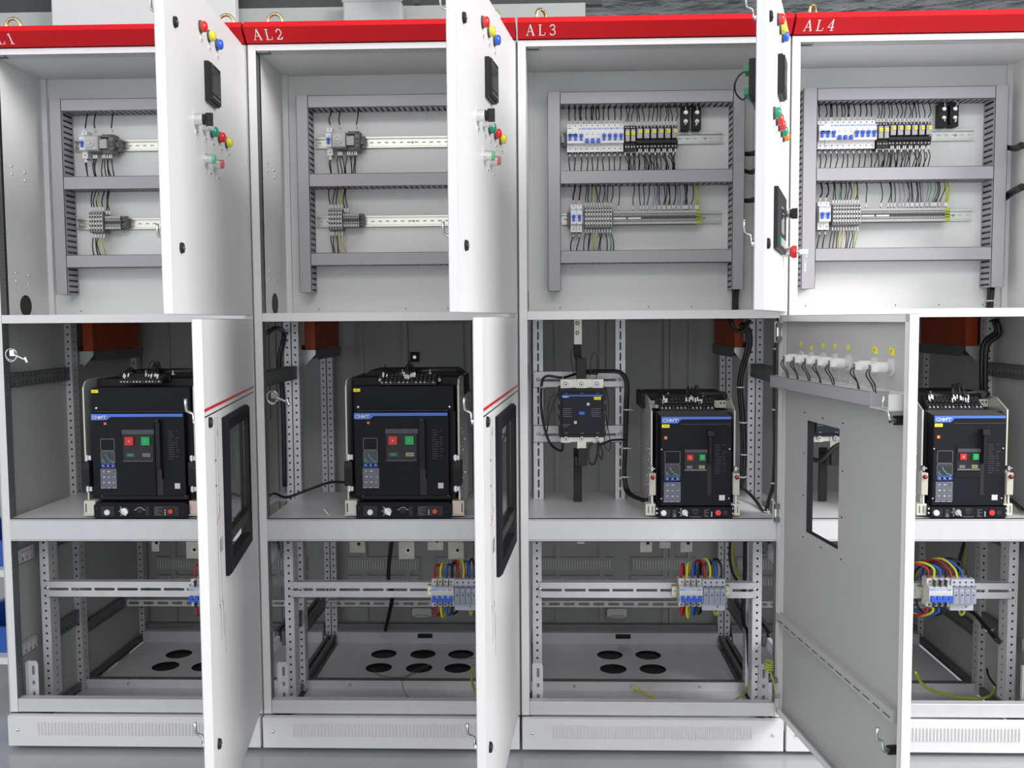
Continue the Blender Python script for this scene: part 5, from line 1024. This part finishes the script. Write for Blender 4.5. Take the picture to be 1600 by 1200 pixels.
for (px, N, c) in ((295, 'cabinet AL1', 0), (673.5, 'cabinet AL2', 1), (1062, 'cabinet AL3', 2), (1452, 'cabinet AL4', 3)):
    p = at(px, 929, YD); x, z = p.x, p.z
    four_pole(x, z, YD, 'white four-pole breaker with joined blue toggles on the lower beam of ' + N)
    if c: surge(x + .0725, z - .001, YD, 'blue-grey four-module surge protector on the lower beam of ' + N)
    rail_clip(x - .001, .4545, 'short slotted rail end left of the four-pole breaker in ' + N)
    if c > 1: rail_clip(x + .1625, .4545, 'short slotted rail end right of the surge protector in ' + N)
    for i, (k, kn) in enumerate(CN):
        u = x + .009 + .0178 * i; v = x + .0725 + .009 + .0178 * i; yb = YD + .035; zt = z + .040; h = .045 + .004 * (i % 2)
        if c == 3:
            power_wire([(u, yb, zt), (u - .004, yb - .004, zt + h * .7), (u - .035, yb + .01, zt + h), (u - .062, yb + .04, zt + h * .6), (u - .066, yb + .08, zt - .02), (u - .05, yb + .08, z - .075), (u - .024, yb + .04, z - .088), (u - .002, yb + .005, z - .068), (u, yb, z - .045)], k, kn, N, '%s wire looping from the top to the bottom of the four-pole breaker in %s' % (kn, N))
            power_wire([(v, yb, zt), (v - .006, yb + .01, zt + h * .6), (v - .04, yb + .03, zt + h * 1.15), (v - .085, yb + .07, zt + h * .6), (v - .095, yb + .09, zt - .02)], k, kn, N, '%s wire arching down behind from the surge protector of %s' % (kn, N))
        else:
            power_wire([(u, yb, zt), (u + .001, yb, zt + h * .7), (u + .006, yb + .012, zt + h * .98), (u + .013, yb + .03, zt + h * .75), (u + .016, yb + .05, zt)], k, kn, N, '%s wire arching up from the four-pole breaker of %s' % (kn, N))
            if i < 4: power_wire([(u, yb, z - .042), (u + .001, yb, z - .07), (u + .006, yb + .01, z - .086 + .006 * abs(i - 1)), (u + .014, yb + .03, z - .07), (u + .019, yb + .05, z - .03)], k, kn, N, '%s wire looping under the four-pole breaker of %s' % (kn, N))
            if c: power_wire([(v, yb, zt), (v, yb + .005, zt + h * .8), (v - .010, yb + .03, zt + h * 1.15), (v - .022, yb + .06, zt + h * .7), (v - .026, yb + .08, zt - .01)], k, kn, N, '%s wire arching back from the surge protector of %s' % (kn, N))
    if c: power_wire([(x + .125, YD + .04, z - .05), (x + .124, YD + .04, z - .068), (x + .119, YD + .05, z - .078), (x + .112, YD + .06, z - .05)], 'wyg', 'yg', N, 'yellow-green earth wire under the surge protector of ' + N)

# busbar ends hanging behind the shelf
for (x0, x1, y1, c, s) in ((291, 313, 873, 'AL1', 'right'), (237, 249, 862, 'AL1', 'left'), (546, 571, 864, 'AL2', 'first from the left'), (623, 648, 874, 'AL2', 'second from the left'), (668, 693, 860, 'AL2', 'third from the left'), (700, 725, 874, 'AL2', 'rightmost'),
                          (1000, 1019, 863, 'AL3', 'left'), (1030, 1048, 857, 'AL3', 'middle'), (1063, 1082, 863, 'AL3', 'right'), (902, 913, 850, 'AL3', 'far left')):
    Y = .52; a = at(x0, y1, Y); b_ = at(x1, y1, Y); mb = MB(); zt_ = .70 if x0 == 902 else .80; mb.box(a.x, b_.x, Y, Y + .008, a.z, zt_, 'busb'); mb.box(a.x, b_.x, Y + .010, Y + .018, a.z, zt_, 'busb')
    o = tag(mb.build('busbar_end', bevel=.001), '%s tinned busbar end under the shelf of cabinet %s' % (s, c), 'busbar', 'busbar ends under the shelves')
    mb = MB(); xm = (a.x + b_.x) / 2 + .006; mb.cyl((xm, Y, a.z + .034), (xm, Y - .003, a.z + .034), .011, 'steel', 16); mb.cyl((xm, Y - .003, a.z + .034), (xm, Y - .004, a.z + .034), .006, 'black', 12); mb.build('bolt', o)
# orange insulated busbar housings
for c, (x0, x1) in enumerate([(-.768, -.731), (.03, .068), (1.541, 1.572), (2.337, 2.378)]):
    r = root('busbar_housing', ((x0 + x1) / 2, .70, 1.21), 'orange ribbed busbar housing high at the back of cabinet ' + BAY[c], 'busbar housing', 'orange busbar housings')
    T = Matrix.Translation((-(x0 + x1) / 2, -.70, -1.21)); mb = MB(T); mb.box(x0, x1, .50, .90, 1.212, 1.44, 'obox'); mb.build('housing', r, bevel=.002)
    mb = MB(T)
    for i in range(5):
        for x in (x0 - .0015, x1): mb.box(x, x + .0015, .545 + i * .075, .552 + i * .075, 1.225, 1.43, 'obox2')
    mb.build('ribs', r)
    mb = MB(T)
    for x in (x0 - .003, x1 + .001): mb.prism([(.50, 1.211), (.93, 1.211), (.90, 1.175), (.53, 1.175)], x, x + .002, 'darkst', lambda a, b, y: (y, a, b))
    if c in (0, 1): mb.prism([(x0, 1.211), (x1, 1.211), (x1, 1.195), (x0, 1.155)], .50, .503, 'zinc')
    else: mb.prism([(x0, 1.211), (x1, 1.211), (x1, 1.155), (x0, 1.195)], .50, .503, 'zinc')
    xo = x0 - .05 if c in (0, 1) else x1; mb.box(xo, xo + .05, .50, .503, 1.165, 1.211, 'galv')
    mb.build('support_bracket', r)

# cables and loose pieces in the lower bays
cable([(419, 519, .10), (428, 514, .2), (438, 514, .35), (444, 522, .42), (441, 540, .42), (436, 565, .42), (442, 620, .42), (444, 700, .42), (445, 760, .42)], .4, .008, 'wireb', 'thick black cable curving over and down the left posts of cabinet AL2')
cable([(412, 783, .20), (428, 771, .35), (447, 777, .30), (480, 766, .28), (515, 754, .26), (548, 754, .22)], .3, .0045, 'wireb', 'black cable lying across the shelf of cabinet AL2 to the breaker')
cable([(506, 795, .06), (512, 803, .05), (518, 808, .03)], .05, .0018, 'sleeve', 'short white wire offcut on the shelf of cabinet AL2', cat='wire', nm='wire_offcut')
cable([(613, 840, .75), (609, 870, .75), (607, 905, .75), (613, 930, .75), (608, 960, .78), (602, 985, .80)], .75, .0075, 'wireb', 'black cable hanging behind the lower beam of cabinet AL2')
cable([(1160, 506, .36), (1170, 520, .36), (1170, 545, .36), (1161, 575, .36), (1157, 605, .36), (1161, 660, .36), (1163, 710, .36), (1160, 745, .36), (1157, 762, .36)], .36, .006, 'wireb', 'thick black cable bundle hanging left of the right posts in cabinet AL3', n=5, ties=((4, -.0, .0), (5, .02, 0), (6, .02, 0), (7, .02, .005)))
cable([(1140, 500, .3), (1150, 515, .3), (1158, 517, .3), (1166, 510, .3), (1172, 500, .3)], .3, .005, 'wireb', 'black cables looping at the top right of cabinet AL3', n=3)
cable([(1150, 765, .30), (1163, 765, .30), (1178, 778, .25), (1192, 797, .12), (1198, 799, .08), (1203, 780, .07), (1210, 755, .06), (1212, 700, .06), (1211, 640, .06), (1212, 580, .06), (1213, 545, .05), (1218, 528, .04), (1223, 545, .03), (1224, 580, .02)], .1, .0042, 'wireb', 'black cable pair crossing the shelf and climbing the right post of cabinet AL3', n=2, ties=((4, .0, .01), (6, -.014, 0), (8, -.012, 0), (10, -.010, 0)))
cable([(1146, 842, .50), (1145, 870, .50), (1150, 890, .50), (1155, 905, .48)], .5, .0045, 'wy', 'yellow cable dropping under the right end of the shelf in cabinet AL3')
cable([(1141, 842, .51), (1140, 870, .51), (1144, 893, .50), (1152, 908, .49)], .5, .0045, 'wireb', 'black cable beside the yellow one under the shelf of cabinet AL3')
cable([(1165, 842, .40), (1165, 900, .40), (1162, 945, .38), (1163, 975, .34), (1169, 990, .30), (1172, 1040, .22), (1176, 1062, .18)], .4, .005, 'wireb', 'black cables running down inside the right lower post of cabinet AL3', n=2)
cable([(1148, 1093, .36), (1158, 1088, .34), (1165, 1080, .30), (1168, 1072, .26)], .3, .0035, 'wyg', 'yellow-green wire end rising from the pan near the right post of cabinet AL3', cat='wire', nm='wire')
cable([(1202, 1046, .06), (1199, 1060, .07), (1193, 1072, .08), (1190, 1075, .09)], .08, .006, 'wireb', 'black sheathed cable end low at the right of cabinet AL3')
for i, (k, kn, dx) in enumerate((('wg', 'green', 0), ('wo', 'amber', 5), ('wyg', 'yellow-green', 9))):
    cable([(1191 + i * 1.2, 1074, .09), (1186 + dx * .6, 1084, .06), (1178 + dx, 1094, .05)], .07, .0018, k, '%s core splaying from the cable end in cabinet AL3' % kn, 'splayed cable cores', cat='wire', nm='wire')
o = cable([(1031, 1094, .36), (1012, 1085, .40), (998, 1078, .43)], .4, .0032, 'wy', 'yellow wire with a crimped lug lying in the front pan of cabinet AL3', cat='wire', nm='wire')
p = at(998, 1078, .43); q = at(983, 1071, .44); mb = MB(); mb.cyl(p, p.lerp(q, .55), .0055, 'ly', 10, .004); mb.cyl(p.lerp(q, .5), p.lerp(q, .72), .003, 'steel', 8); mb.cyl(p.lerp(q, .85) + Vector((0, -.001, 0)), p.lerp(q, .85) + Vector((0, .001, 0)), .006, 'steel', 12); mb.build('cable_lug', o)
cable([(1430, 1050, .25), (1437, 1064, .28), (1452, 1077, .30), (1480, 1086, .32), (1515, 1091, .33), (1540, 1090, .30), (1551, 1083, .26), (1555, 1073, .22)], .3, .005, 'wyg', 'yellow-green earth cable sagging across the pan of cabinet AL4')
cable([(1542, 1045, .3), (1545, 1057, .27), (1552, 1067, .24), (1556, 1073, .22)], .25, .0035, 'wireb', 'thin black cable by the earth bolt of cabinet AL4')
cable([(1513, 842, .6), (1508, 870, .6), (1505, 905, .6)], .6, .005, 'wyg', 'yellow-green cable dropping at the back of cabinet AL4')
cable([(1508, 842, .61), (1500, 870, .61), (1492, 905, .61)], .6, .006, 'wireb', 'black cable slanting at the back of cabinet AL4')
cable([(1500, 945, .45), (1525, 960, .35), (1545, 985, .25), (1560, 1002, .18)], .3, .006, 'wireb', 'black cables slanting to the right lower post of cabinet AL4', n=3, ties=((2, .012, .01),))
cable([(1556, 500, .35), (1560, 520, .35), (1541, 540, .35), (1538, 600, .35), (1540, 620, .35)], .35, .008, 'wireb', 'thick black cable bundle dropping behind the breaker of cabinet AL4', n=4)
cable([(1600, 797, .05), (1588, 788, .2), (1576, 778, .3)], .2, .005, 'wireb', 'black cable on the shelf at the right edge of cabinet AL4')
cable([(740, 1040, .35), (737, 1055, .33), (740, 1075, .32), (748, 1086, .30)], .3, .0042, 'wyg', 'yellow-green cable end behind the lower door of cabinet AL2')
cable([(582, 1044, .62), (590, 1054, .55), (610, 1058, .52), (632, 1057, .52), (660, 1042, .66), (700, 1034, .72), (742, 1028, .76)], .6, .0014, 'bline', 'thin grey wire trailing over the round floor openings of cabinet AL2', cat='wire', nm='wire')
cable([(672, 1040, .68), (640, 1056, .52), (629, 1062, .46), (630, 1075, .42), (635, 1086, .38), (641, 1092, .36)], .5, .0013, 'bline', 'thin grey wire drooping into the front pan of cabinet AL2', cat='wire', nm='wire')
# upper bay cables of AL3 and AL4
cable([(1151, 448, .28), (1150, 470, .28), (1150, 490, .28)], .28, .007, 'wireb', 'black cable pair leaving the right duct of cabinet AL3 downwards', n=3)
cable([(1549, 448, .28), (1548, 470, .28), (1547, 490, .28)], .28, .007, 'wireb', 'black cable pair leaving the right duct of cabinet AL4 downwards', n=3, ties=((1, .012, 0),))
cable([(1571, 229, .25), (1585, 232, .2), (1600, 226, .1)], .2, .007, 'wireb', 'upper black cable bundle leaving the right duct of cabinet AL4', n=3)
cable([(1569, 310, .25), (1583, 300, .2), (1600, 291, .1)], .2, .007, 'wireb', 'lower black cable bundle leaving the right duct of cabinet AL4', n=3)
for yy, w_ in ((240, 'upper'), (265, 'middle'), (313, 'lower')):
    cable([(1160, yy, .25), (1175, yy + (0 if yy != 265 else 4), .2), (1195, yy - 6, .1)], .2, .0055, 'wireb', '%s black cable bundle leaving the right duct of cabinet AL3' % w_, 'cable bundles right of the AL3 duct', n=3)
cable([(1186, 108, -.3), (1168, 110, -.2), (1155, 118, 0), (1148, 132, .1), (1150, 146, .1), (1160, 156, .15), (1166, 150, .2)], .0, .0028, 'wireb', 'black wire curling from the upper door to the duct in cabinet AL3')
mb = MB()
P = [at(1166, 150, -.20), at(1178, 165, -.20), at(1186, 185, -.20)]
for j in range(5): mb.tube([p + Vector((j * .005, j * .01, .003 * j)) for p in P], .0022, 'key', 6, 3)
tag(mb.build('wiring_loom'), 'grey wiring loom behind the meter of the AL3 upper door', 'wiring loom')

# keys hung at the left of AL1 and AL2
for (px, py, N) in ((20, 552, 'AL1'), (428, 618, 'AL2')):
    p = at(px, py, -.02); r = root('cabinet_key', p, 'chrome key on a split ring hanging by the left post of cabinet ' + N, 'key', 'cabinet keys')
    mb = MB(); n = 16; mb.tube([(.018 * math.cos(t) - .004, -.003 * math.sin(t), .018 * math.sin(t) - .004) for t in [2 * PI * i / n for i in range(n + 1)]], .0016, 'chrome', 6, 1); mb.tube([(.014 * math.cos(t) - .006, .004 * math.cos(t), .02 * math.sin(t) - .006) for t in [2 * PI * i / n for i in range(n + 1)]], .0012, 'chrome', 6, 1); mb.build('split_ring', r)
    mb = MB(); mb.cyl((-.002, 0, -.002), (.042, -.004, -.020), .0035, 'chrome', 10); mb.cyl((.040, -.004, -.012), (.046, -.004, -.028), .005, 'chrome', 10); mb.box(-.008, .006, -.004, .004, -.008, .010, 'chrome'); mb.build('key_shaft', r)
# small locks on the rear door of AL4 and AL2
for (px, py, c, w_) in ((1583, 549, 'AL4', 'upper'), (1582, 649, 'AL4', 'middle'), (1581, 757, 'AL4', 'lower'), (648, 558, 'AL2', 'single')):
    p = at(px, py, 1.0115); mb = MB(); mb.box(p.x - .018, p.x + .018, p.y, p.y + .02, p.z - .02, p.z + .02, 'black'); mb.cyl(p, p + Vector((0, -.006, 0)), .007, 'chrome', 12)
    K = CAB[BAY.index(c)]; o = mb.build('rear_latch', K, bevel=.002); o.location = (-K.location.x, 0, 0)
